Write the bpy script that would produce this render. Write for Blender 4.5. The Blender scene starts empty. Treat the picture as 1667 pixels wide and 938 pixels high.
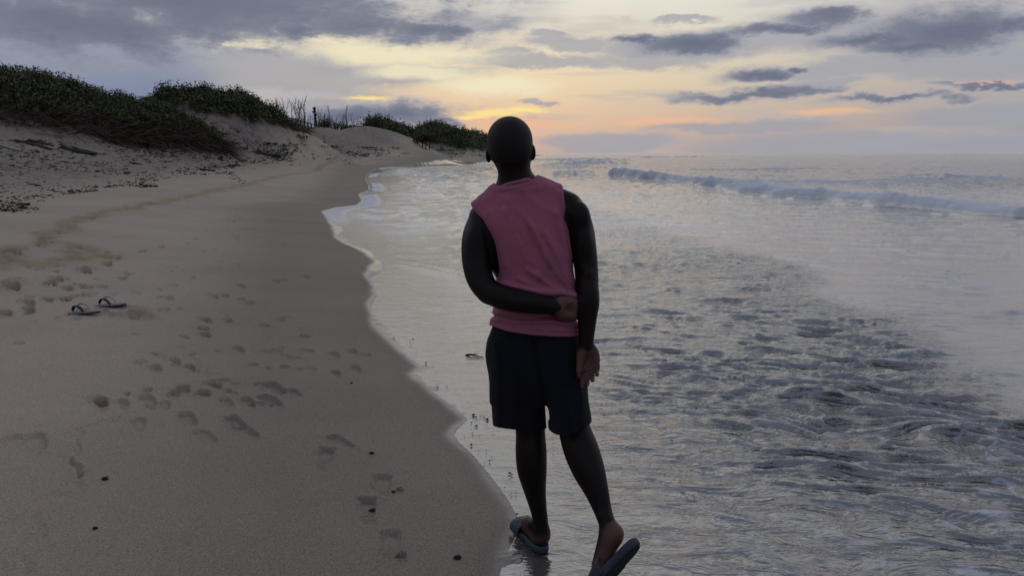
import bpy, bmesh, math, random
import numpy as np
from mathutils import Vector, Matrix

# ------------------------------------------------------------------ camera
PITCH = math.radians(9.75); CH = 1.65; FPX = 1280.0; CX, CY = 833.5, 469.0
sc = bpy.context.scene
COL = sc.collection
cam_d = bpy.data.cameras.new("camera"); cam = bpy.data.objects.new("camera", cam_d); COL.objects.link(cam)
cam.location = (0, 0, CH); cam.rotation_euler = (math.pi/2 - PITCH, 0, 0)
cam_d.sensor_width = 36.0; cam_d.lens = 36.0*FPX/1667.0
cam_d.clip_start = 0.05; cam_d.clip_end = 20000
sc.camera = cam
SP, CP = math.sin(PITCH), math.cos(PITCH)

def ray(u, v):
    """direction of a photo pixel with forward (Y) component 1"""
    dx = (u-CX)/FPX; dy = (CY-v)/FPX
    y = CP + dy*SP
    return np.array([dx/y, 1.0, (dy*CP-SP)/y])
def P(u, v, Y):
    r = ray(u, v); return np.array([r[0]*Y, Y, CH + r[2]*Y])
def azel(u, v):
    r = ray(u, v)
    return math.degrees(math.atan2(r[0], 1.0)), math.degrees(math.atan2(r[2], math.hypot(r[0], 1.0)))

def lin(r, g, b):
    f = lambda c: (c/255/12.92) if c/255 <= .04045 else ((c/255+.055)/1.055)**2.4
    return (f(r), f(g), f(b), 1.0)

# ------------------------------------------------------------------ render settings
sc.view_settings.view_transform = 'Standard'; sc.view_settings.look = 'None'
sc.view_settings.gamma = 1.0; sc.view_settings.exposure = 0.0; sc.view_settings.use_curve_mapping = False
sc.render.engine = 'CYCLES'
sc.cycles.max_bounces = 4; sc.cycles.diffuse_bounces = 2; sc.cycles.glossy_bounces = 2
sc.cycles.transparent_max_bounces = 4; sc.cycles.caustics_reflective = False; sc.cycles.caustics_refractive = False
sc.cycles.use_denoising = True
try: sc.cycles.denoiser = 'OPENIMAGEDENOISE'
except Exception: pass

# ------------------------------------------------------------------ node helper
class NT:
    def __init__(s, tree): s.t = tree; s.n = tree.nodes; s.l = tree.links
    def new(s, typ, **kw):
        n = s.n.new(typ)
        for k, v in kw.items(): setattr(n, k, v)
        return n
    def put(s, sock, v):
        if isinstance(v, bpy.types.NodeSocket): s.l.new(v, sock)
        elif v is not None: sock.default_value = v
    def math(s, op, a, b=None, c=None, clamp=False):
        n = s.new('ShaderNodeMath', operation=op); n.use_clamp = clamp
        s.put(n.inputs[0], a)
        if b is not None: s.put(n.inputs[1], b)
        if c is not None: s.put(n.inputs[2], c)
        return n.outputs[0]
    def vmath(s, op, a, b=None, c=None):
        n = s.new('ShaderNodeVectorMath', operation=op)
        s.put(n.inputs[0], a)
        if b is not None: s.put(n.inputs[1], b)
        if c is not None: s.put(n.inputs[2], c)
        return n.outputs[1] if op in ('LENGTH', 'DOT_PRODUCT', 'DISTANCE') else n.outputs[0]
    def step(s, x, a, b, lo=0.0, hi=1.0):
        n = s.new('ShaderNodeMapRange', interpolation_type='SMOOTHSTEP')
        s.put(n.inputs[0], x)
        for i, v in zip((1, 2, 3, 4), (a, b, lo, hi)): s.put(n.inputs[i], v)
        return n.outputs[0]
    def mix(s, f, a, b, mode='MIX'):
        n = s.new('ShaderNodeMix', data_type='RGBA', blend_type=mode)
        s.put(n.inputs[0], f); s.put(n.inputs[6], a); s.put(n.inputs[7], b)
        return n.outputs[2]
    def noise(s, vec, scale, detail=3, rough=.5, dist=0.0, dim='3D'):
        n = s.new('ShaderNodeTexNoise', noise_dimensions=dim)
        s.put(n.inputs['Vector'], vec)
        n.inputs['Scale'].default_value = scale; n.inputs['Detail'].default_value = detail
        n.inputs['Roughness'].default_value = rough; n.inputs['Distortion'].default_value = dist
        return n
    def ramp(s, f, pts, interp='LINEAR'):
        n = s.new('ShaderNodeValToRGB'); cr = n.color_ramp; cr.interpolation = interp
        while len(cr.elements) < len(pts): cr.elements.new(0.5)
        for e, (p, c) in zip(cr.elements, pts): e.position = p; e.color = c
        s.put(n.inputs[0], f)
        return n.outputs[0]
    def attr(s, name):
        return s.new('ShaderNodeAttribute', attribute_name=name)

# ------------------------------------------------------------------ world: dusk sky, low sun behind clouds straight ahead
SUN_AZ, SUN_EL = azel(800, 184)
world = bpy.data.worlds.new("World"); sc.world = world; world.use_nodes = True
def build_world():
    t = NT(world.node_tree); t.n.clear()
    tc = t.new('ShaderNodeTexCoord'); D = t.vmath('NORMALIZE', tc.outputs['Generated'])
    sep = t.new('ShaderNodeSeparateXYZ'); t.l.new(D, sep.inputs[0])
    az = t.math('MULTIPLY', t.math('ARCTAN2', sep.outputs[0], sep.outputs[1]), 180/math.pi)
    el = t.math('MULTIPLY', t.math('ARCSINE', sep.outputs[2]), 180/math.pi)
    # warped coordinates for ragged cloud edges
    dsc = t.vmath('MULTIPLY', D, (1, 1, 2.4))
    n1 = t.noise(dsc, 5.0, 2, .55); n2 = t.noise(dsc, 17.0, 6, .68)
    fb1 = t.math('SUBTRACT', n1.outputs[0], .5); fb2 = t.math('SUBTRACT', n2.outputs[0], .5)
    cs = t.new('ShaderNodeCombineXYZ'); t.l.new(az, cs.inputs[0]); t.l.new(el, cs.inputs[1])
    w1 = t.vmath('MULTIPLY', t.vmath('SUBTRACT', n2.outputs[1], (.5, .5, .5)), (4.2, 1.7, 0))
    w2 = t.vmath('MULTIPLY', t.vmath('SUBTRACT', n1.outputs[1], (.5, .5, .5)), (5.0, 1.6, 0))
    Q = t.vmath('ADD', cs.outputs[0], t.vmath('ADD', w1, w2))
    Qs = t.vmath('ADD', cs.outputs[0], t.vmath('MULTIPLY', w1, (.7, .55, 0)))
    def field(coord, items):
        acc = None
        for (u, v, hw, hh) in items:
            a, e = azel(u, v); a0, _ = azel(u-hw, v); a1, _ = azel(u+hw, v); _, e0 = azel(u, v+hh); _, e1 = azel(u, v-hh)
            sx, sy = 2/(a1-a0), 2/(e1-e0)
            q = t.vmath('MULTIPLY_ADD', coord, (sx, sy, 0), (-a*sx, -e*sy, 0))
            L = t.vmath('LENGTH', q)
            acc = L if acc is None else t.math('MINIMUM', acc, L)
        return acc
    # clear air: Nishita with the sun at its place, veiled by thin high cloud
    sky = t.new('ShaderNodeTexSky', sky_type='NISHITA')
    sky.sun_disc = False; sky.sun_elevation = math.radians(SUN_EL); sky.sun_rotation = math.radians(SUN_AZ)
    sky.air_density = 1.0; sky.dust_density = 2.0; sky.ozone_density = 1.0
    nish = t.vmath('SCALE', sky.outputs[0]); t.put(nish.node.inputs[3], .10)
    elr = t.math('DIVIDE', t.math('MAXIMUM', el, 0), 90, clamp=True)
    veil = t.ramp(elr, [(0, lin(176, 165, 163)), (.012, lin(186, 170, 163)), (.030, lin(202, 184, 166)), (.055, lin(216, 204, 178)),
                        (.085, lin(223, 217, 198)), (.125, lin(228, 230, 222)), (.20, lin(244, 245, 243)), (.30, lin(240, 242, 243)), (.38, lin(206, 210, 217)), (.50, lin(164, 173, 192)), (.65, lin(138, 149, 172)), (1, lin(124, 138, 166))])
    side = t.ramp(elr, [(0, lin(150, 146, 154)), (.03, lin(170, 165, 168)), (.08, lin(182, 176, 178)), (.14, lin(190, 190, 197)),
                        (.3, lin(200, 204, 212)), (.5, lin(160, 169, 188)), (.65, lin(138, 149, 172)), (1, lin(124, 138, 166))])
    rear = t.ramp(elr, [(0, lin(116, 118, 132)), (.1, lin(130, 134, 152)), (.4, lin(136, 145, 166)), (1, lin(124, 138, 166))])
    saz = t.math('ABSOLUTE', t.math('SUBTRACT', az, SUN_AZ+2))
    col = t.mix(t.step(saz, 6, 36), veil, side)
    col = t.mix(t.step(saz, 45, 120), col, rear)
    col = t.mix(.95, nish, col)
    # broad thin streaks
    st = t.noise(t.vmath('MULTIPLY', D, (2.5, 2.5, 22)), 2.2, 3, .55)
    col = t.mix(t.math('MULTIPLY', t.step(st.outputs[0], .46, .66), .5), col, lin(186, 178, 178))
    # sunlit breaks (yellow and orange)
    g1 = field(Qs, [(800, 184, 62, 9), (770, 190, 34, 5), (598, 157, 40, 4), (850, 180, 45, 6)])
    g2 = field(Qs, [(835, 199, 120, 10), (1350, 180, 95, 7), (1080, 197, 110, 8), (1600, 135, 70, 4), (790, 215, 80, 7), (770, 180, 40, 4)])
    g3 = field(Q, [(640, 92, 170, 22), (520, 62, 36, 16), (420, 78, 70, 8), (560, 72, 60, 12), (690, 120, 90, 16), (800, 140, 120, 18), (370, 72, 22, 10)])
    # mid grey veils
    m = field(Q, [(380, 118, 420, 46), (150, 160, 360, 60), (600, 132, 130, 17), (700, 116, 80, 10), (880, 103, 130, 12), (1060, 96, 120, 14),
                  (1390, 112, 170, 20), (1560, 110, 170, 30), (1330, 55, 240, 26), (1560, 60, 220, 50), (1100, 78, 160, 22), (930, 72, 90, 16), (1480, 235, 420, 24), (1230, 205, 200, 14), (1600, 190, 160, 22), (780, 40, 90, 20), (1130, 28, 70, 8), (500, 178, 120, 22), (980, 228, 120, 16), (1340, 136, 90, 8), (940, 80, 60, 10), (905, 58, 50, 8), (885, 162, 50, 5), (735, 98, 50, 8), (820, 88, 50, 7)])
    col = t.mix(t.step(t.math('ADD', m, t.math('MULTIPLY', fb1, 1.2)), 1.20, .55, 0, .74), col, lin(157, 160, 171))
    lf = field(Q, [(60, 130, 330, 85), (-250, 120, 330, 130)])
    col = t.mix(t.step(t.math('ADD', lf, t.math('MULTIPLY', fb1, 1.2)), 1.3, .5, 0, .92), col, lin(124, 135, 162))
    lt = field(Q, [(330, 72, 80, 18), (230, 70, 50, 12), (460, 150, 120, 10)])
    col = t.mix(t.step(lt, 1.2, .3, 0, .55), col, lin(186, 186, 194))
    # dark clouds
    d = field(Q, [(300, 6, 520, 62), (600, 44, 145, 32), (110, 30, 330, 58), (690, 50, 70, 16), (480, 52, 60, 20),
                  (1120, 70, 95, 17), (1030, 63, 35, 8), (1270, 49, 100, 9), (1360, 28, 92, 15), (1410, 68, 85, 15), (1545, 50, 150, 42), (1480, 80, 90, 12), (1650, 40, 70, 30),
                  (1216, 118, 42, 10), (1284, 107, 20, 4), (1220, 150, 130, 8), (1460, 161, 110, 6), (1610, 140, 90, 5), 
                  (650, 187, 160, 17), (560, 190, 100, 16), (730, 200, 70, 12)])
    col = t.mix(t.step(t.math('ADD', d, t.math('MULTIPLY', fb1, 1.6)), 1.9, .85, 0, .5), col, lin(164, 165, 174))
    # sunlit breaks over the veils
    col = t.mix(t.step(g3, 1.35, .35, 0, .85), col, lin(241, 231, 196))
    col = t.mix(t.step(g2, 1.25, .25, 0, .8), col, lin(236, 186, 152))
    # the cloud deck goes on beyond the frame
    deck = t.noise(t.vmath('MULTIPLY', D, (1, 1, 2.0)), 2.6, 3, .55)
    outer = t.math('MULTIPLY', t.step(deck.outputs[0], .50, .64), t.math('MAXIMUM', t.step(saz, 42, 60), t.step(el, 16, 30)))
    dens = t.math('MULTIPLY_ADD', d, .85, t.math('ADD', t.math('MULTIPLY', fb1, 1.2), t.math('MULTIPLY', fb2, 2.1)))
    dm = t.step(dens, 1.15, .45, 0, .92)
    shade = t.mix(t.step(dens, 1.1, -.1), lin(142, 146, 160), lin(104, 111, 132))
    shade = t.mix(t.step(fb2, -.12, .16), shade, t.mix(1.0, shade, (.86, .87, .89, 1), 'MULTIPLY'))
    col = t.mix(dm, col, shade)
    col = t.mix(t.math('MULTIPLY', outer, .4), col, t.mix(t.step(saz, 40, 120), lin(140, 146, 164), lin(98, 104, 124)))
    col = t.mix(t.step(g1, 1.3, .2, 0, .95), col, lin(255, 226, 150))
    bg = t.new('ShaderNodeBackground'); t.l.new(col, bg.inputs[0]); bg.inputs[1].default_value = 1.0
    out = t.new('ShaderNodeOutputWorld'); t.l.new(bg.outputs[0], out.inputs[0])
build_world()
world.cycles.sampling_method = 'MANUAL'; world.cycles.sample_map_resolution = 512

# ------------------------------------------------------------------ sun, almost hidden by cloud at the horizon
sd = bpy.data.lights.new("sun", 'SUN'); sd.energy = 0.12; sd.angle = math.radians(120); sd.color = (1.0, .80, .58)
sun = bpy.data.objects.new("sun", sd); COL.objects.link(sun)
_a, _e = math.radians(SUN_AZ), math.radians(SUN_EL+3)
sun.rotation_euler = Vector((-math.sin(_a)*math.cos(_e), -math.cos(_a)*math.cos(_e), -math.sin(_e))).to_track_quat('-Z', 'Y').to_euler()
# ------------------------------------------------------------------ numpy noise
_rng = np.random.default_rng(7)
_PERM = _rng.permutation(512).astype(np.int64)
_ANG = _rng.random(512)*2*np.pi
_GX, _GY = np.cos(_ANG), np.sin(_ANG)
def perlin(x, y):
    x = np.asarray(x, float); y = np.asarray(y, float)
    xi = np.floor(x).astype(np.int64); yi = np.floor(y).astype(np.int64)
    xf = x-xi; yf = y-yi
    u = xf*xf*xf*(xf*(xf*6-15)+10); v = yf*yf*yf*(yf*(yf*6-15)+10)
    def g(ix, iy, fx, fy):
        h = _PERM[(_PERM[ix & 511] + iy) & 511]
        return _GX[h]*fx + _GY[h]*fy
    a = g(xi, yi, xf, yf); b = g(xi+1, yi, xf-1, yf); c = g(xi, yi+1, xf, yf-1); d = g(xi+1, yi+1, xf-1, yf-1)
    return (a+(b-a)*u + ((c+(d-c)*u)-(a+(b-a)*u))*v)*1.5
def fbm(x, y, n=4, gain=.5, lac=2.03):
    s = 0; a = 1.0
    for i in range(n):
        s = s + a*perlin(x+17.3*i, y-9.1*i); x = x*lac; y = y*lac; a *= gain
    return s
def sstep(x, a, b):
    t = np.clip((x-a)/(b-a), 0, 1); return t*t*(3-2*t)

# ------------------------------------------------------------------ shoreline traced from the photo onto the ground plane
SHORE_PX = [(812,938),(822,905),(842,868),(846,852),(826,815),(800,780),(768,742),(745,722),(737,710),(745,697),(760,683),(742,667),(705,640),(672,618),(668,610),(686,598),
            (664,582),(632,556),(612,530),(601,512),(603,496),(612,481),(606,462),(599,448),(604,433),(611,424),(590,408),(565,398),(548,387),(546,374),(538,362),(528,346),(548,339),(585,333),
            (592,326),(587,316),(604,309),(603,301),(597,292),(600,285),(608,279),(615,275),(640,272.5),(690,269),(740,266),(790,262.5),(815,259),(840,256),(868,253.6),(890,251.9)]
def g0(u, v):
    r = ray(u, v); Y = -CH/r[2]; return (r[0]*Y, Y)
SHORE = [(3.0,-60.0),(1.6,-20.0),(.9,-6.0),(.45,0.0),(.15,1.6)] + [g0(u, v) for u, v in SHORE_PX]
SHORE += [(20.0, 1100.0), (-300.0, 1800.0), (-2500.0, 4500.0), (-9000.0, 9000.0)]
SHORE = np.array(SHORE)
def polydist(x, y, poly, closed=False):
    """unsigned distance + side (positive = left of the direction of travel)"""
    x = np.asarray(x, float).ravel(); y = np.asarray(y, float).ravel()
    best = np.full(x.shape, 1e18); sgn = np.ones(x.shape)
    for (x0, y0), (x1, y1) in zip(poly[:-1], poly[1:]):
        dx, dy = x1-x0, y1-y0; L = dx*dx+dy*dy
        t = np.clip(((x-x0)*dx+(y-y0)*dy)/L, 0, 1)
        ex = x-x0-t*dx; ey = y-y0-t*dy
        d2 = ex*ex+ey*ey
        m = d2 < best-1e-12
        best = np.where(m, d2, best)
        cr = dx*(y-y0)-dy*(x-x0)
        sgn = np.where(m, np.where(cr >= 0, 1.0, -1.0), sgn)
    return np.sqrt(best)*sgn
# smooth mean shoreline
def smooth_shore():
    pts = SHORE
    seg = np.hypot(*np.diff(pts, axis=0).T); s = np.concatenate([[0], np.cumsum(seg)])
    yq = np.concatenate([[-60,-20,-6,-1,1.5], np.geomspace(2.6, 700, 26), [1100, 1800, 4500, 9000]])
    out = []
    for y in yq:
        if y > 720 or y < 2.5:
            out.append(None); continue
        w = np.linspace(-.28, .28, 31); ys = y*(1+w)
        xs = np.interp(ys, np.maximum.accumulate(pts[4:-3, 1]), pts[4:-3, 0])
        out.append((xs.mean(), y))
    out = [o for o in out if o is not None]
    return np.array([tuple(p) for p in SHORE[:5]] + out + [tuple(p) for p in SHORE[-4:]])
SHORE_S = smooth_shore()
def dshore(x, y): return polydist(x, y, SHORE).reshape(np.shape(x))
def dsmooth(x, y): return polydist(x, y, SHORE_S).reshape(np.shape(x))

PROF_D = np.array([-4000,-60,-20,-5,0,3,8,13,17,30,45,200,4000.])
PROF_Z = np.array([-3,-2.2,-.9,-.2,0,.21,.80,1.75,2.7,3.7,4.0,4.0,4.0])
# dense smoothed profile
_pd = np.concatenate([np.linspace(-100,-20,80),np.linspace(-19.8,80,1000)]); _pz = np.interp(_pd, PROF_D, PROF_Z)
_k = np.hanning(15); _k /= _k.sum()
_pz[20:-20] = np.convolve(_pz, _k, 'same')[20:-20]
def profile(d): return np.where(d < -20, np.interp(d, PROF_D, PROF_Z), np.interp(d, _pd, _pz))

# dunes: photo column, crest row, forward distance, half extents along X and Y (metres), rotation, power, vegetated threshold
MOUNDS = [
 dict(u=-150, v=96, Y=47, ax=8, ay=9,  rot=18, p=2.6, veg=.10, key='near'),
 dict(u=15,  v=126,  Y=46, ax=5.2, ay=7.5, rot=22, p=2.6, veg=.10, key='near'),
 dict(u=120, v=155, Y=48, ax=4.4,  ay=6,  rot=22, p=2.6, veg=.14, key='near'),
 dict(u=215, v=174, Y=50, ax=3.8,  ay=4.8,  rot=25, p=2.6, veg=.24, key='near'),
 dict(u=290, v=198, Y=51, ax=2.8,  ay=3.4,  rot=25, p=2.6, veg=.30, key='near'),
 dict(u=318, v=149, Y=68, ax=5.2,  ay=7,  rot=5, p=2.6, veg=.60, key='second'),
 dict(u=385, v=160, Y=70, ax=5.6,  ay=7,  rot=10, p=2.6, veg=.62, key='second'),
 dict(u=440, v=192, Y=72, ax=4.5, ay=8,  rot=10, p=2.4, veg=.74, key='second'),
 dict(u=470, v=206, Y=74, ax=4.0, ay=8,  rot=10, p=2.4, veg=.86, key='second'),
 dict(u=540, v=210, Y=118, ax=12, ay=14, rot=0, p=2.4, veg=9, key='sand'),
 dict(u=620, v=209, Y=130, ax=9, ay=14, rot=0, p=2.4, veg=9, key='sand'),
 dict(u=628, v=201, Y=150, ax=7, ay=11, rot=0, p=2.8, veg=.62, key='third'),
 dict(u=655, v=211, Y=150, ax=4.2, ay=9, rot=0, p=2.8, veg=.40, key='third'),
 dict(u=713, v=205, Y=215, ax=8, ay=14, rot=0, p=2.6, veg=.32, key='fourth'),
 dict(u=742, v=214, Y=205, ax=8, ay=14, rot=0, p=2.6, veg=.28, key='fourth'),
 dict(u=690, v=222, Y=200, ax=8, ay=12, rot=0, p=2.4, veg=.75, key='fourth'),
 dict(u=774, v=218, Y=330, ax=11, ay=22, rot=0, p=2.6, veg=.30, key='far'),
 dict(u=800, v=231, Y=370, ax=11, ay=22, rot=0, p=2.6, veg=.30, key='far'),
]
for m in MOUNDS:
    c = P(m['u'], m['v'], m['Y']); m['c'] = c
    m['h'] = float(c[2] - profile(dsmooth(np.array([c[0]]), np.array([c[1]])))[0])
def bumps(x, y):
    """list of bump fields, relative height 0..1 and metres"""
    wx = x + .9*fbm(x*.16, y*.16, 2); wy = y + .9*fbm(x*.16+40, y*.16, 2)
    out = []
    for m in MOUNDS:
        a = math.radians(m['rot']); ca, sa = math.cos(a), math.sin(a)
        dx = wx-m['c'][0]; dy = wy-m['c'][1]
        s = max(1.0, m['Y']/120)
        q = np.sqrt(((dx*ca+dy*sa)/m['ax'])**2 + ((-dx*sa+dy*ca)/m['ay'])**2)
        out.append(np.exp(-q**m['p']))
    return out
def land_base(x, y):
    ds = dsmooth(x, y)
    z = profile(ds)
    near = np.hypot(x, y) < 900
    f = bumps(x, y)
    top = np.zeros(x.shape); veg = np.zeros(x.shape); key = np.full(x.shape, -1)
    S = 0
    for i, (b, m) in enumerate(zip(f, MOUNDS)):
        hb = b*m['h']
        S = S + np.exp(hb*4) - 1
        v = b-m['veg']
        key = np.where((v > veg), i, key); veg = np.maximum(veg, v)
        top = np.maximum(top, hb)
    z = z + np.log1p(S)/4
    return z, ds, veg, key, top

# ------------------------------------------------------------------ pixel -> ground on the smooth land
def to_ground(uv):
    uv = np.asarray(uv, float)
    R = np.array([ray(u, v) for u, v in uv])
    Ys = np.concatenate([np.linspace(1.5, 12, 160), np.geomspace(12.1, 420, 420)])
    X = R[:, 0:1]*Ys; Yy = np.broadcast_to(Ys, X.shape); Z = CH + R[:, 2:3]*Ys
    H = land_base(X.ravel(), Yy.ravel().copy())[0].reshape(X.shape)
    below = Z < H
    idx = np.argmax(below, axis=1); idx = np.where(below.any(axis=1), np.maximum(idx, 1), len(Ys)-1)
    i = np.arange(len(uv)); a = (Z-H)[i, idx-1]; b = (Z-H)[i, idx]
    t = np.clip(a/(a-b+1e-9), 0, 1); Y = Ys[idx-1]+(Ys[idx]-Ys[idx-1])*t
    return np.stack([R[:, 0]*Y, Y, CH+R[:, 2]*Y], 1)

# ------------------------------------------------------------------ marks in the sand
rnd = random.Random(3)
PRINTS = [  # u, v, length m, depth m, heading deg (0 = away from the viewer), kind
 (530,744,.24,.020,-8,'toe'),(555,719,.24,.012,-46,'shoe'),(624,792,.25,.013,-12,'toe'),(600,829,.22,.020,-14,'toe'),(637,890,.24,.013,-10,'toe'),(652,906,.08,.018,0,'pit'),(650,798,.06,.016,0,'pit'),
 (165,656,.24,.032,-36,'shoe'),(243,652,.24,.014,-40,'shoe'),(225,692,.25,.010,-26,'shoe'),(307,682,.26,.015,-36,'shoe'),(384,687,.24,.016,-41,'shoe'),(400,702,.26,.012,-46,'shoe'),(335,711,.26,.009,-44,'shoe'),(268,661,.2,.01,-26,'shoe'),
 (448,632,.30,.018,-41,'shoe'),(440,652,.28,.016,-44,'shoe'),(480,640,.2,.012,-36,'shoe'),(350,627,.22,.022,-36,'shoe'),(300,634,.22,.022,-31,'shoe'),(330,640,.16,.022,-26,'pit'),(285,638,.12,.02,0,'pit'),(370,655,.2,.012,-36,'shoe'),(405,655,.2,.014,-36,'shoe'),
 (255,600,.22,.018,-36,'shoe'),(285,588,.2,.016,-41,'shoe'),(310,598,.18,.018,-36,'shoe'),(250,576,.1,.012,-36,'pit'),(335,547,.24,.024,-36,'shoe'),(336,523,.26,.026,-36,'shoe'),(372,523,.2,.016,-36,'shoe'),(330,537,.2,.02,-26,'pit'),
 (390,570,.22,.014,-36,'shoe'),(545,578,.22,.013,-26,'shoe'),(575,573,.2,.012,-26,'shoe'),(580,600,.2,.012,-26,'shoe'),(548,608,.18,.014,-26,'shoe'),(595,578,.16,.010,-26,'pit'),
 (275,486,.28,.020,-36,'shoe'),(345,480,.2,.014,-36,'pit'),(392,466,.26,.022,-41,'shoe'),(366,482,.24,.024,-26,'shoe'),(350,485,.14,.02,-26,'pit'),(392,488,.14,.02,0,'pit'),(405,495,.2,.016,-26,'pit'),
 (450,458,.22,.018,-36,'shoe'),(462,456,.18,.02,-36,'pit'),(500,451,.2,.022,-36,'shoe'),(405,492,.16,.014,0,'pit'),(385,430,.18,.014,-26,'pit'),(358,426,.14,.016,0,'pit'),
 (335,376,.28,.024,-20,'shoe'),(318,389,.26,.026,-20,'shoe'),(305,397,.22,.022,-20,'shoe'),(262,402,.30,.036,-25,'shoe'),(232,410,.28,.034,-25,'shoe'),(345,385,.2,.018,-20,'pit'),
 (192,419,.32,.036,-30,'shoe'),(175,430,.32,.03,-30,'shoe'),(140,443,.36,.05,-40,'shoe'),(95,455,.34,.04,-40,'shoe'),(85,462,.3,.04,-40,'shoe'),(110,470,.3,.03,-40,'shoe'),(22,468,.4,.055,-40,'shoe'),(140,468,.24,.03,-40,'pit'),
 (165,467,.22,.02,-40,'pit'),(198,453,.22,.02,-40,'pit'),(210,446,.2,.018,-40,'pit'),(105,488,.26,.03,-40,'shoe'),(80,489,.24,.03,-40,'shoe'),(48,494,.3,.03,-40,'shoe'),(48,505,.3,.03,-40,'shoe'),(10,511,.3,.03,-40,'shoe'),(140,481,.2,.022,-40,'pit'),
 (385,350,.26,.024,-15,'shoe'),(392,355,.24,.022,-15,'shoe'),(380,360,.24,.022,-15,'shoe'),(368,367,.24,.022,-15,'shoe'),(352,379,.2,.018,-15,'shoe'),(440,332,.24,.022,-15,'shoe'),(400,342,.24,.02,-15,'shoe'),(415,338,.22,.018,-15,'shoe'),
 (488,304,.3,.03,-10,'shoe'),(484,309,.3,.03,-10,'shoe'),(488,314,.3,.03,-10,'shoe'),(500,299,.3,.03,-10,'shoe'),(515,294,.3,.03,-10,'shoe'),(470,320,.3,.03,-10,'shoe'),(30,560,.14,.012,-40,'pit'),(60,720,.3,.012,-41,'shoe'),(20,718,.2,.01,-36,'pit'),(220,545,.1,.01,0,'pit'),
]
for k in range(26):   # trampled strip further along the beach
    u = 300+rnd.random()*230; v = 318 - (u-300)*.16 + rnd.uniform(-9, 14)
    PRINTS.append((u, v, rnd.uniform(.24, .36), rnd.uniform(.025, .045), rnd.uniform(-40, 10), 'shoe'))
for k in range(46):   # soft old marks between the crossings
    u = rnd.uniform(200, 520); v = rnd.uniform(515, 665)
    PRINTS.append((u, v, rnd.uniform(.08, .2), rnd.uniform(.006, .013), rnd.uniform(-60, -10), 'pit' if rnd.random() < .6 else 'shoe'))
_tp = np.array([(0,418),(40,400),(80,383),(130,357),(175,345),(215,337),(280,325),(340,312),(400,300),(450,287),(520,275),(590,263)], float)
for k in range(64):   # trampled line along the berm
    t_ = rnd.random()*(len(_tp)-1.001); i_ = int(t_); q_ = _tp[i_]+(_tp[i_+1]-_tp[i_])*(t_-i_)
    PRINTS.append((q_[0]+rnd.uniform(-8, 8), q_[1]+rnd.uniform(-5, 6), rnd.uniform(.2, .34), rnd.uniform(.018, .034), rnd.uniform(-60, 20), 'shoe' if rnd.random() < .6 else 'pit'))
for k in range(40):   # older prints across the dry sand on the left
    PRINTS.append((rnd.uniform(0, 320), rnd.uniform(430, 520), rnd.uniform(.10, .26), rnd.uniform(.010, .022), rnd.uniform(-60, 10), 'pit' if rnd.random() < .5 else 'shoe'))
for k in range(34):
    u = rnd.uniform(330, 520); PRINTS.append((u, 395-(u-330)*.5+rnd.uniform(-22, 22), rnd.uniform(.18, .3), rnd.uniform(.012, .026), rnd.uniform(-40, 10), 'shoe'))
_pg = to_ground([(p[0], p[1]) for p in PRINTS])
TRACK = to_ground([(-60,432),(0,418),(40,400),(80,383),(130,357),(175,345),(215,337),(280,325),(340,312),(400,300),(450,287),(520,275),(590,263),(640,257)])[:, :2]
TRACK2 = to_ground([(-60,440),(10,425),(60,430),(150,415),(100,392),(60,398)])[:, :2]
GROOVES = [ (to_ground(g)[:, :2], w, dp) for g, w, dp in [
  ([(40,392),(90,396),(105,400)], .02, .012), ([(105,402),(150,409),(175,411)], .03, .020), ([(120,401),(165,404),(170,407)], .025, .018), ([(172,408),(205,412),(215,414)], .03, .018),
  ([(225,417),(270,421),(330,431),(350,434)], .018, .009), ([(345,436),(390,440),(430,446)], .025, .012), ([(370,440),(378,452),(384,462)], .015, .008), ([(385,438),(410,425),(440,405),(460,400)], .012, .006),
  ([(137,778),(122,762),(112,748),(124,735),(118,712),(128,700),(150,690),(190,680)], .014, .008), ([(137,776),(120,800),(80,820),(55,840),(48,880),(45,938)], .025, .006),
  ([(112,745),(124,758),(136,776)], .010, .012), ([(190,680),(230,640),(290,630),(345,612)], .02, .005), ([(365,500),(368,520),(385,530)], .012, .008), ([(300,484),(312,470),(350,458)], .012, .006),
  ([(425,490),(440,520),(438,560)], .014, .006), ([(0,560),(10,545),(60,520),(110,515)], .02, .008), ([(10,555),(40,540),(95,520)], .03, .006), ([(310,580),(330,600),(345,612)], .012, .008), ([(172,471),(215,473)], .02, .016), ([(560,448),(590,444)], .02, .006), ([(200,365),(270,362),(320,345)], .02, .006),
]]
PILES = [ (to_ground([(u, v)])[0], a, b, h, rot) for u, v, a, b, h, rot in [(212,513,.16,.09,.05,-70),(238,517,.14,.07,.05,-70),(180,513,.14,.05,.02,-70),(215,502,.14,.05,.03,-70),(235,504,.10,.04,.02,-70),
   (832,908,.05,.07,.005,0),(140,437,.10,.10,.03,0),(25,458,.16,.10,.05,0),(148,438,.08,.08,.025,0)]]

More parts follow.
